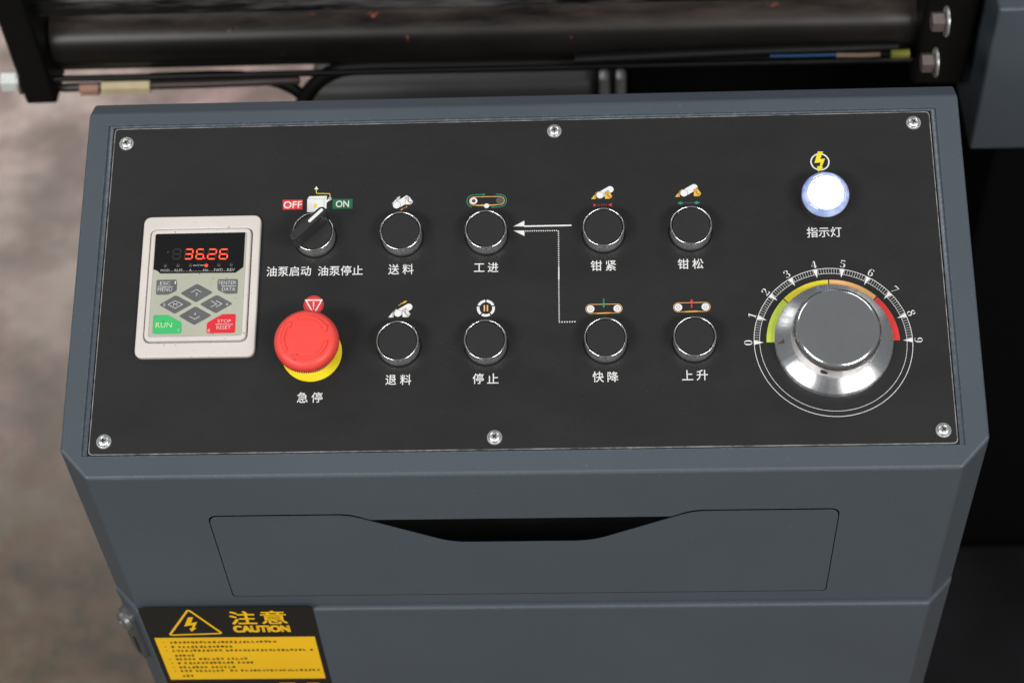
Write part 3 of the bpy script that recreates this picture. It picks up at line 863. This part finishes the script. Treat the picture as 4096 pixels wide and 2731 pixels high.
bl = [(-.0838, .0344), (-.0228, .0344), (.0613, .0344), (.1234, .0345), (-.0842, -.0493), (-.0227, -.0494), (.0612, -.0493), (.1232, -.0495)]
for i, uv in enumerate(bl):
    mt = part_root('b', uv)
    if i == 0: b0.matrix_local = mt
    else: copy_tree(b0, mt)

# ---- selector switch
sel = finish('selector_switch', bezel_mesh(), [CHROME, SATIN], console, matrix=part_root('b', (-.1468, .0350)), angle=60)
bm = bmesh.new(); lathe(bm, [(.0134, .004), (.0134, .0112), (.0131, .0117), (0, .0118)], 72)
finish('knob_disc', bm, KNOBBLK, sel)
SO = Vector((-.1468, .0350))
HT = .0275
p1 = pp(1040 + 535 * .2551, 720 + 865 * .2551, HT).xy - SO; p2 = pp(1040 + 968 * .2551, 720 + 478 * .2551, HT).xy - SO
d = (p2 - p1).normalized(); ang = math.atan2(d.y, d.x)
cap1 = disc(p2, .0031, 10, ang - PI / 2, ang + PI / 2) + disc(p1, .0031, 10, ang + PI / 2, ang + 1.5 * PI)
bm = bmesh.new(); prism(bm, cap1, .0112, HT, bev=.0007, seg=3)
finish('handle', bm, KNOBBLK, sel)
q1 = pp(1040 + 778 * .2551, 720 + 642 * .2551, HT).xy - SO; q2 = pp(1040 + 966 * .2551, 720 + 470 * .2551, HT).xy - SO
bm = bmesh.new(); prism(bm, disc(q2, .0011, 8, ang - PI / 2, ang + PI / 2) + disc(q1, .0011, 8, ang + PI / 2, ang + 1.5 * PI), HT - .0005, HT + .0002)
finish('white_pointer', bm, WHITE, sel)
bm = bmesh.new(); lathe(bm, [(.0151, .0001), (.0158, .0001), (.0158, .0006), (.0149, .0007)], 64); finish('gasket', bm, RUBBER, sel)

# ---- emergency stop
ES = Vector((-.1460, -.0532))
bm = bmesh.new(); lathe(bm, [(0, 0), (.0214, 0), (.0215, .0006), (.0212, .0010), (0, .0010)], 96)
es = finish('emergency_stop', bm, SYEL, console, matrix=part_root('e', ES))
es['label'] = 'red mushroom emergency stop over a yellow disc'
bm = bmesh.new(); lathe(bm, [(.0152, .001), (.0152, .008), (.0146, .012), (.0135, .0125), (.0135, .019)], 64); finish('collar', bm, CLEAR, es)
teeth = 88
def rm(r, h, i): return (.00032 if (i % 4) < 2 else -.00032) if r > .0216 else 0
bm = bmesh.new()
lathe(bm, [(.0130, .0165), (.0205, .0185), (.0221, .0205), (.0223, .0235), (.0219, .0268), (.0212, .0285), (.0200, .0298), (.0185, .0306), (.0165, .0309), (.0120, .0311), (.006, .0312), (0, .0312)], teeth * 4, rmod=rm)
finish('mushroom_head', bm, SRED, es, angle=50)
for a0, a1 in ((112, 30), (-8, -112), (-142, -218)):
    bm = bmesh.new()
    a0, a1 = math.radians(a0), math.radians(a1)
    rr, hw = .0158, .0010
    out = [Vector((math.cos(a0 + (a1 - a0) * t / 12) * (rr + hw), math.sin(a0 + (a1 - a0) * t / 12) * (rr + hw))) for t in range(13)]
    inn = [Vector((math.cos(a0 + (a1 - a0) * t / 12) * (rr - hw), math.sin(a0 + (a1 - a0) * t / 12) * (rr - hw))) for t in range(13)]
    dd = -1
    e = Vector((math.cos(a1), math.sin(a1))); tip = Vector((math.cos(a1 - .24), math.sin(a1 - .24))) * rr
    pts = out + [e * (rr + .0028), tip, e * (rr - .0028)] + inn[::-1]
    prism(bm, [p * .97 for p in pts], .0300, .0319, bev=.0004)
    finish('embossed_arrow', bm, SRED, es)

# ---- indicator light
IL = pp(3160 + 559 * .2551, 580 + 762 * .2551, .013).xy
bm = bmesh.new(); lathe(bm, [(.0164, 0), (.0166, .002), (.0158, .003), (.0155, .0085), (.0160, .009), (.0158, .0095)], 72)
il = finish('indicator_light', bm, KNOBBLK, console, matrix=part_root('i', IL))
il['label'] = 'lit white indicator lamp with a clear bluish rim'
bm = bmesh.new(); lathe(bm, [(.0155, .009), (.0167, .0095), (.0169, .0115), (.0166, .0135), (.0157, .0150), (.0146, .0157), (.0138, .0155), (.0132, .0148)], 96)
finish('lens_rim', bm, LENS, il)
bm = bmesh.new(); lathe(bm, [(.0129, .0140), (.0128, .0152), (.0120, .0158), (.008, .0162), (0, .0163)], 72)
finish('lit_diffuser', bm, GLOW, il)

# ---- speed dial
bm = bmesh.new(); lathe(bm, [(.030, .0004), (.0409, .0004), (.0411, .0030), (.0408, .0050), (.0404, .0055), (.0312, .0098), (.0300, .0100)], 160)
sd = finish('speed_dial', bm, TURNED, console, matrix=part_root('d', DC))
sd['label'] = 'large turned aluminium rotary knob inside the numbered scale'
bm = bmesh.new(); lathe(bm, [(.0301, .0095), (.0303, .0102), (.0301, .0232)], 128); finish('knurled_grip', bm, KNURL, sd)
bm = bmesh.new(); lathe(bm, [(.0300, .0232), (.0297, .0246), (.0291, .0260), (.0282, .0271), (.0272, .0278), (.0262, .0281), (.0250, .0282), (0, .0282)], 128); finish('polished_cap', bm, CHROME, sd, angle=25)
ta = [Vector(pp(2950 + x * .4464, 1000 + y * .4464, .0075).xy) - DC for x, y in ((355, 833), (415, 797), (420, 838))]
bm = bmesh.new()
vs = []
for p in ta:
    r = p.length; z = .0055 + (.0404 - r) / (.0092) * .0043
    vs.append(bm.verts.new((p.x, p.y, z + .00015)))
bm.faces.new(vs); finish('brown_pointer', bm, plain('brown_paint', (.09, .05, .035)), sd, smooth=False)
ga = Vector(pp(2950 + 785 * .4464, 1000 + 1062 * .4464, .017).xy) - DC
ga = ga.normalized()
GM = Matrix.Translation((ga.x * .0300, ga.y * .0300, .0170)) @ Vector((ga.x, ga.y, 0)).to_track_quat('Z', 'Y').to_matrix().to_4x4()
bm = bmesh.new(); lathe(bm, [(0, .0004), (.0018, .0004), (.0026, .0005), (.0027, 0)], 24)
finish('set_screw_hole', bm, plain('rusty_hole', (.03, .012, .008), .7), sd, matrix=GM)

# ---- keypad
Kk = 540 / 1411
def KP(h): return crop(520, 840, Kk, h)
ko = Vector((-.2292, -.0016))
kmat = part_root('k', ko)
def kp(x, y, h=.0042):
    q = KP(h)(x, y); return Vector((q.x - ko.x, q.y - ko.y))
def kpoly(pts, r, h=.0042, n=5): return rounded([kp(x, y, h) for x, y in pts], r, n)
def rect(x0, x1, y0, y1): return [(x0, y0), (x1, y0), (x1, y1), (x0, y1)]
# real sizes: 85.5 x 108 mm bezel
out = rounded([Vector(p) for p in rect(-.0428, .0428, -.0543, .0543)], .006, 6)
g0 = rounded([Vector(p) for p in rect(-.0372, .0372, -.0432, .0442)], .0055, 6)
g1 = rounded([Vector(p) for p in rect(-.0364, .0364, -.0424, .0434)], .0050, 6)
m0 = rounded([Vector(p) for p in rect(-.0332, .0332, -.0388, .0402)], .0015, 6)
bm = bmesh.new(); ring_prism(bm, out, g0, 0, .0034, bev=.0011)
kpd = finish('keypad_unit', bm, BEIGE, console, matrix=kmat)
kpd['label'] = 'beige inverter keypad with a red digital readout'
bm = bmesh.new(); prism(bm, g0, 0, .0012); finish('groove_floor', bm, BEIGE_DK, kpd, smooth=False)
bm = bmesh.new(); ring_prism(bm, g1, m0, .0010, .0050, bev=.0009); finish('inner_frame', bm, BEIGE, kpd)
bm = bmesh.new(); prism(bm, m0, .0012, .0042); finish('membrane', bm, MEMB, kpd, smooth=False)
MZ = .0042
def kbb(bm, body_, x0, y0, x1, y1, z, mat=0, offset=.0, italic=0):
    xc, yc = (x0 + x1) / 2, (y0 + y1) / 2
    c = kp(xc, yc); letters(bm, body_, c, (kp(x1, yc) - kp(x0, yc)).length, (kp(xc, y0) - kp(xc, y1)).length, z, mat, offset=offset, italic=italic)
bm = bmesh.new()
prism(bm, [kp(*p) for p in [(272, 242), (1206, 233), (1186, 596), (1102, 656), (316, 664), (284, 634), (246, 622)]], MZ - .0001, MZ + .00012)
finish('display_window', bm, DISP, kpd, smooth=False)
# digits
def seg_polys(x0, y0, x1, y1, t=14, sl=14):
    def q(x, y): return (x + sl * (y1 - y) / (y1 - y0) - sl / 2, y)
    ym = (y0 + y1) / 2
    g_ = 3
    h_ = lambda y: [q(x0 + g_ + t / 2, y - t / 2), q(x1 - g_ - t / 2, y - t / 2), q(x1 - g_, y), q(x1 - g_ - t / 2, y + t / 2), q(x0 + g_ + t / 2, y + t / 2), q(x0 + g_, y)]
    v_ = lambda x, ya, yb: [q(x, ya + g_), q(x + t / 2, ya + g_ + t / 2), q(x + t / 2, yb - g_ - t / 2), q(x, yb - g_), q(x - t / 2, yb - g_ - t / 2), q(x - t / 2, ya + g_ + t / 2)]
    return dict(a=h_(y0), g=h_(ym), d=h_(y1), f=v_(x0, y0, ym), b=v_(x1, y0, ym), e=v_(x0, ym, y1), c=v_(x1, ym, y1))
for ch, x0, x1 in (('8', 452, 528), ('3', 576, 654), ('6', 696, 770), ('2', 816, 900), ('6', 938, 1020)):
    on = {'8': '', '3': 'abgcd', '6': 'afgedc', '2': 'abged'}[ch]
    bm = bmesh.new(); P_ = seg_polys(x0, 412, x1, 512)
    for k, pl in P_.items():
        lit = k in on
        fill(bm, [kp(*p) for p in pl], MZ + (.00024 if lit else .0002), 0 if lit else 1)
        if lit:
            cx_ = sum(p[0] for p in pl) / 6; cy_ = sum(p[1] for p in pl) / 6
            fill(bm, [kp(cx_ + (p[0] - cx_) * .72, cy_ + (p[1] - cy_) * .4) if k in 'agd' else kp(cx_ + (p[0] - cx_) * .4, cy_ + (p[1] - cy_) * .72) for p in pl], MZ + .00028, 2)
    finish_flat('digit', bm, [LED, LEDOFF, LEDHOT], kpd)
bm = bmesh.new(); fill(bm, disc(kp(779, 508), 9 * Kk / 5614, 12), MZ + .0003); finish_flat('decimal_point', bm, [LED], kpd)
for x, y, on in ((371, 582, 0), (502, 580, 0), (633, 577, 0), (798, 580, 1), (929, 574, 0), (1058, 572, 0)):
    bm = bmesh.new(); lathe(bm, [(.0013, 0), (.0013, .0003), (.0010, .0006), (0, .0007)], 16)
    c = kp(x, y); finish('status_led', bm, LED if on else plain('unlit_led', (.045, .045, .045), .3), kpd, matrix=Matrix.Translation((c.x, c.y, MZ)))
bm = bmesh.new()
for t, x0, y0, x1, y1 in (('MOD', 322, 620, 412, 646), ('ALM', 460, 616, 544, 642), ('A', 620, 616, 644, 640), ('Hz', 768, 614, 818, 640), ('FWD', 880, 612, 970, 640), ('REV', 1016, 610, 1096, 638), ('V', 704, 568, 728, 590)):
    kbb(bm, t, x0, y0, x1, y1, MZ + .0002, offset=-.01)
stroke(bm, [kp(660, 580), kp(700, 580)], .0004, MZ + .0002); stroke(bm, [kp(734, 579), kp(774, 579)], .0004, MZ + .0002)
stroke(bm, [kp(420, 642), kp(1080, 638)], .00012, MZ + .00018)
finish_flat('display_lettering', bm, [LGREY], kpd)
keys = [('menu_key', [(280, 732), (490, 730), (488, 842), (398, 885), (273, 886)], KEYG, [('ESC', 316, 752, 422, 784), ('MENU', 292, 814, 440, 852), ('1', 470, 746, 482, 776)], [[(290, 802), (446, 804)]]),
        ('enter_key', [(918, 726), (1128, 724), (1122, 874), (1000, 876), (916, 836)], KEYG, [('ENTER', 956, 744, 1110, 780), ('DATA', 964, 810, 1100, 846), ('2', 926, 740, 948, 770)], [[(956, 795), (1108, 796)]]),
        ('up_key', [(702, 772), (866, 862), (688, 966), (528, 872)], KEYG, [('3', 684, 866, 706, 898)], [[(642, 864), (697, 832), (748, 861)]]),
        ('mode_key', [(480, 892), (650, 984), (466, 1086), (306, 992)], KEYG, [('5', 348, 978, 370, 1008), ('M', 455, 974, 494, 1004)], [[(398, 990), (476, 950), (552, 988), (472, 1030), (398, 990)]]),
        ('shift_key', [(908, 888), (1072, 980), (896, 1080), (730, 986)], KEYG, [('6', 1006, 970, 1028, 998)], [[(848, 950), (906, 984), (845, 1018)], [(900, 950), (962, 982), (898, 1016)]]),
        ('down_key', [(684, 1008), (852, 1102), (672, 1202), (512, 1110)], KEYG, [('4', 668, 1074, 690, 1104)], [[(624, 1114), (678, 1143), (732, 1112)]]),
        ('run_key', [(246, 1100), (396, 1098), (538, 1176), (534, 1292), (236, 1296)], KEYGRN, [('RUN', 272, 1178, 438, 1230), ('7', 498, 1248, 518, 1278)], []),
        ('stop_key', [(966, 1090), (1106, 1088), (1096, 1284), (800, 1288), (806, 1180)], KEYRED, [('STOP', 918, 1146, 1058, 1178), ('RESET', 906, 1212, 1054, 1246), ('8', 812, 1246, 836, 1276)], [[(894, 1196), (1078, 1196)]])]
for nm, pts, mt, txt, lines in keys:
    bm = bmesh.new(); prism(bm, kpoly(pts, .0011), MZ - .0002, MZ + .0004, bev=.00025)
    finish(nm, bm, mt, kpd)
    bm = bmesh.new()
    for t, x0, y0, x1, y1 in txt: kbb(bm, t, x0, y0, x1, y1, MZ + .0005, offset=-.012)
    for ln in lines: stroke(bm, [kp(*p) for p in ln], .00034, MZ + .0005)
    finish_flat('key_lettering', bm, [RUNTXT if nm == 'run_key' else KEYTXT], kpd)

# ---- caution sticker on the cabinet front
def lp(x, y):
    q = wp(440 + x * 960 / 2352, 2300 + y * 960 / 2352, 1, LF); return Vector((q.x, q.z))
SM = Matrix(((1, 0, 0, 0), (0, 0, -1, LF), (0, 1, 0, 0), (0, 0, 0, 1)))
xa, xb = lp(270, 325).x, lp(1980, 297).x
za = lp(1100, 311).y; ze = za - (xb - xa) * 1.3
bm = bmesh.new(); prism(bm, rect(xa, xb, ze, za), .0001, .00035)
stk = finish('caution_sticker', bm, STICKER_BLACK, console, smooth=False, matrix=SM)
stk['label'] = 'black and amber caution sticker at the top left of the cabinet front'
SZ = .00045
ya = lp(420, 620).x, lp(2028, 580).x
zy0, zy1 = lp(1220, 600).y, lp(1350, 1008).y
bm = bmesh.new(); fill(bm, rect(xa + .0040, xb - .0040, zy1, zy0), SZ); finish_flat('yellow_field', bm, [STICKER_YEL], stk)
bm = bmesh.new()
tri = rounded([lp(765, 330), lp(1100, 562), lp(585, 580)], .0028, 4)
stroke(bm, tri, .0019, SZ, 0, closed=True)
fill(bm, [lp(765, 404), lp(815, 404), lp(795, 462), lp(855, 448), lp(828, 508), lp(850, 510), lp(800, 545), lp(778, 512), lp(800, 512), lp(812, 480), lp(728, 494)], SZ, 0)
finish_flat('hazard_triangle', bm, [STICKER_YEL], stk)
def lbb(bm, body_, x0, y0, x1, y1, z, bold=0):
    xc, yc = (x0 + x1) / 2, (y0 + y1) / 2
    letters(bm, body_, lp(xc, yc), (lp(x1, yc) - lp(x0, yc)).length, (lp(xc, y0) - lp(xc, y1)).length, z, 0, bold=bold)
bm = bmesh.new()
lbb(bm, '注', 1172, 346, 1430, 474, SZ, .0004); lbb(bm, '意', 1474, 340, 1730, 470, SZ, .0003); lbb(bm, 'CAUTION', 1208, 484, 1765, 550, SZ, .0006)
finish_flat('caution_lettering', bm, [STICKER_YEL], stk)
bm = bmesh.new()                               # lines of small print, too small to read
rows = [(515, 585, 655, 1600, 632), (535, 600, 695, 1185, 685), (550, 612, 738, 1995, 710), (0, 632, 778, 815, 775), (580, 645, 820, 1340, 798), (600, 665, 858, 1405, 836), (615, 680, 898, 1230, 882), (632, 695, 938, 2045, 905), (0, 710, 978, 830, 972)]
for bx, x0, y0, x1, y1 in rows:
    a, b_ = lp(x0, y0), lp(x1, y1)
    zc = (a.y + b_.y) / 2; x = a.x; ck = .0034; hgt = .0034
    if bx:
        q = lp(bx, y0); fill(bm, disc((q.x + .001, zc), .0006, 8), SZ + .0002)
    while x < b_.x:
        if random.random() < .06: x += ck * .6; continue
        for j in range(random.randint(2, 4)):
            zz = zc - hgt / 2 + hgt * (j + .5) / 4 + random.uniform(-.0005, .0005)
            stroke(bm, [(x + random.uniform(0, .0006), zz), (x + ck * random.uniform(.6, 0.82), zz)], .0006, SZ + .0002)
        for j in range(random.randint(1, 2)):
            xx = x + ck * random.uniform(.15, .7); stroke(bm, [(xx, zc - hgt / 2), (xx, zc + hgt * .45)], .0006, SZ + .00022)
        x += ck
finish_flat('small_print', bm, [STICKER_BLACK], stk)
bm = bmesh.new()
for x0, x1 in ((1655, 1815), (1930, 2050)):
    q0, q1 = lp(x0, 1048), lp(x1, 1046); fill(bm, rect(q0.x, q1.x, q0.y - .010, q0.y), SZ)
finish_flat('lower_lettering', bm, [STICKER_YEL], stk)

# ------------------------------------------------------------------ machine behind the console
AY = .42
AZ = wp(300, 153, 1, AY).z
cyl = empty('hydraulic_cylinder', (0, AY, AZ), 'long black hydraulic cylinder with tie rods lying across behind the console', 'hydraulic cylinder')
RX = Matrix.Rotation(PI / 2, 4, 'Y')
xl_, xr_ = -.438, .352
def xcyl(bm, x0, x1, y, z, r, seg=40, bev=0):
    tube(bm, [(x0, y, z), (x1, y, z)], r, seg)
bm = bmesh.new(); n_ = 24
tube(bm, [(xl_ + (xr_ - xl_) * i / n_, 0, 0) for i in range(n_ + 1)], .0292, 56); finish('barrel', bm, TUBE, cyl)
for s, x0, x1 in ((0, -.470, -.440), (1, .345, .392)):
    bm = bmesh.new(); box(bm, x0, x1, -.045, .055, -.041, .130, .004, 3); finish('end_plate', bm, BLK_METAL, cyl)
for y, z, r in ((-.036, wp(300, 315, 1, AY - .036).z - AZ, .0030), (.036, -.036, .0032)):
    bm = bmesh.new(); tube(bm, [(-.452, y, z), (-.1, y, z), (.37, y, z)], r, 16); finish('tie_rod', bm, BLK_METAL, cyl)
# hex bolts with washers on the right end plate, one bright nut outside the left one
def hexhead(bm, r, h0, h1):
    prism(bm, disc((0, 0), r, 6), h0, h1, bev=.0008)
LX = Matrix.Rotation(-PI / 2, 4, 'Y')          # +Z -> -X
for px, py in ((3745, 88), (3703, 252)):
    q = wp(px, py, 0, .336)
    Mx = Matrix.Translation(Vector((.345, q.y - AY, q.z - AZ))) @ LX
    bm = bmesh.new(); lathe(bm, [(.004, 0), (.0125, 0), (.0128, .001), (.0120, .002), (.006, .0022)], 32)
    ws = finish('washer', bm, ZINC, cyl, matrix=Mx)
    bm = bmesh.new(); hexhead(bm, .0085, .003, .013); finish('bolt_head', bm, plain('dull_steel', (.24, .20, .195), .4, .7), ws, smooth=False)
q = wp(45, 325, 0, -.480)
bm = bmesh.new(); lathe(bm, [(.004, 0), (.0125, 0), (.0128, .0015), (.011, .0022)], 28)
Mx = Matrix.Translation(Vector((-.470, q.y - AY, q.z - AZ))) @ LX
ws = finish('washer', bm, ZINC, cyl, matrix=Mx)
bm = bmesh.new(); hexhead(bm, .0100, .002, .018); finish('nut', bm, plain('bright_zinc_nut', (.85, .88, .85), .4, .3), ws, smooth=False)

# guide bar above the cylinder
q0 = wp(130, 22, 1, .40)
gb = bmesh.new(); box(gb, -.46, .36, .392, .420, q0.z - .008, q0.z + .010, .002)
m, nt, b = nodes('black_bar_painted_glints'); n1 = noise(nt, 60, 4, .7, sc=(.12, 1, 1))
r1 = ramp(nt, n1.outputs['Fac'], [(.50, (.004, .004, .004)), (.66, (.09, .085, .085))]); nt.links.new(r1.outputs[0], b.inputs['Base Color']); b.inputs['Roughness'].default_value = .35  # grey streaks in the colour stand in for reflections on the bar
o = finish('guide_bar', gb, m); o['label'] = 'thin black bar running above the hydraulic cylinder at the top left'; o['category'] = 'guide bar'

# fittings and sleeves on a lower pipe
PY = .392
pz = wp(500, 346, 1, PY).z
pl = empty('hydraulic_pipe', (0, PY, pz), 'thin dark hydraulic pipe with brass fittings under the left end of the cylinder', 'pipe')
bm = bmesh.new(); tube(bm, [(-.44, 0, 0), (-.30, 0, .001), (-.215, 0, .003)], .0042, 16); finish('pipe_run', bm, plain('brown_pipe', (.035, .025, .022), .4), pl)
bm = bmesh.new(); xx = [wp(x, 345, 1, PY).x for x in (322, 398, 412, 606)]
MX = Matrix.Rotation(PI / 2, 4, 'Y')
prism(bm, disc((0, 0), .0060, 6), 0, xx[1] - xx[0], bev=.0006); finish('hex_fitting', bm, plain('copper_fitting', (.55, .32, .24), .45, .4), pl, smooth=False, matrix=Matrix.Translation((xx[0], -.002, -.001)) @ MX)
bm = bmesh.new(); prism(bm, disc((0, 0), .0066, 6), 0, xx[3] - xx[2], bev=.0006); finish('hex_fitting', bm, BRASS, pl, smooth=False, matrix=Matrix.Translation((xx[2], -.002, .001)) @ MX)

def hose(name, pix, Y, r, label, mat=RUBBER, cat='hose', group=None):
    bm = bmesh.new(); tube(bm, smooth_path([wp(x, y, 1, yy) for (x, y), yy in zip(pix, Y if isinstance(Y, list) else [Y] * len(pix))]), r, 14)
    o = finish(name, bm, mat); o['label'] = label; o['category'] = cat
    if group: o['group'] = group
    return o
hose('hydraulic_hose', [(600, 316), (900, 306), (1060, 318), (1150, 345), (1210, 385), (1260, 460), (1290, 540)], .40, .0056, 'black hose curving down to the right behind the top edge of the console')
hose('hydraulic_hose', [(1150, 560), (1205, 430), (1250, 350), (1330, 290), (1460, 268), (1800, 262), (2300, 252), (3000, 228), (3600, 205)], .40, .0075, 'black hose rising steeply and then running right beneath the cylinder')
hose('cable_bundle', [(2300, 240), (2900, 212), (3330, 196), (3590, 188)], .375, .0055, 'black cable bundle below the right half of the cylinder', cat='cable')
for pix, mt, lb in ((((3080, 226), (3200, 224), (3345, 220)), BLUE, 'short blue tape wrap on the cables below the cylinder'),
                    (((3345, 222), (3440, 222), (3520, 219)), TAN, 'tan sleeve on the cables beside the blue wrap'),
                    (((3565, 218), (3600, 217), (3637, 215)), YELGRN, 'yellow-green tape wrap at the right end of the cables')):
    hose('tape_wrap', pix, .355, .0014 if mt is BLUE else .0022 if mt is TAN else .0040, lb, mt, 'tape', 'coloured wraps on the cables')

# far machine body, grey
bm = bmesh.new()
q0, q1 = wp(1330, 330, 1, .75), wp(2500, 330, 1, .75)
box(bm, q0.x, wp(2392, 330, 1, .60).x, .60, 1.5, 0, .62, .015, 4)
o = finish('machine_bed', bm, powder('grey_machine_paint', (.065, .065, .065), .45)); o['label'] = 'grey machine bed with rounded edges seen between the cylinder and the console'; o['category'] = 'machine bed'
bm = bmesh.new()
for x in (2418, 2484):
    q = wp(x, 330, 1, .59); box(bm, q.x - .005, q.x + .005, .585, .600, .05, .64, .003, 2)
o = finish('edge_rail', bm, plain('pale_steel', (.34, .34, .34), .35, .5)); o['label'] = 'pair of pale steel rails at the right end of the grey machine bed'; o['category'] = 'rail'
# black machine frame to the right
bm = bmesh.new(); box(bm, q1.x + .004, 1.6, .66, 1.5, 0, 1.25, .01)
box(bm, .43, 1.58, .37, .655, 0, .79, .01)
o = finish('saw_body', bm, plain('black_machine_paint', (.0015, .0015, .002), .7, spec=.15)); o['label'] = 'black saw body filling the space behind the right side'; o['category'] = 'saw body'
# blue-grey cover
cy_ = .34
q = wp(3999, 39, 1, cy_); q2 = wp(3874, 601, 1, cy_)
bm = bmesh.new(); box(bm, (q.x + q2.x) / 2, 1.5, cy_, 1.1, q2.z, q.z, .003, 3)
o = finish('machine_cover', bm, PAINT); o['label'] = 'blue-grey sheet metal cover at the top right corner'; o['category'] = 'machine cover'
# dark slab added in place of the shaded floor
bm = bmesh.new(); box(bm, .40, 1.6, .12, .365, 0, .06, .01)
o = finish('floor_shade_slab', bm, plain('floor_shade_dark', (.013, .012, .014), .4, grain=.45, gscale=5)); o['label'] = 'added dark slab for the shaded floor low on the right of the console'; o['category'] = 'floor shade slab'
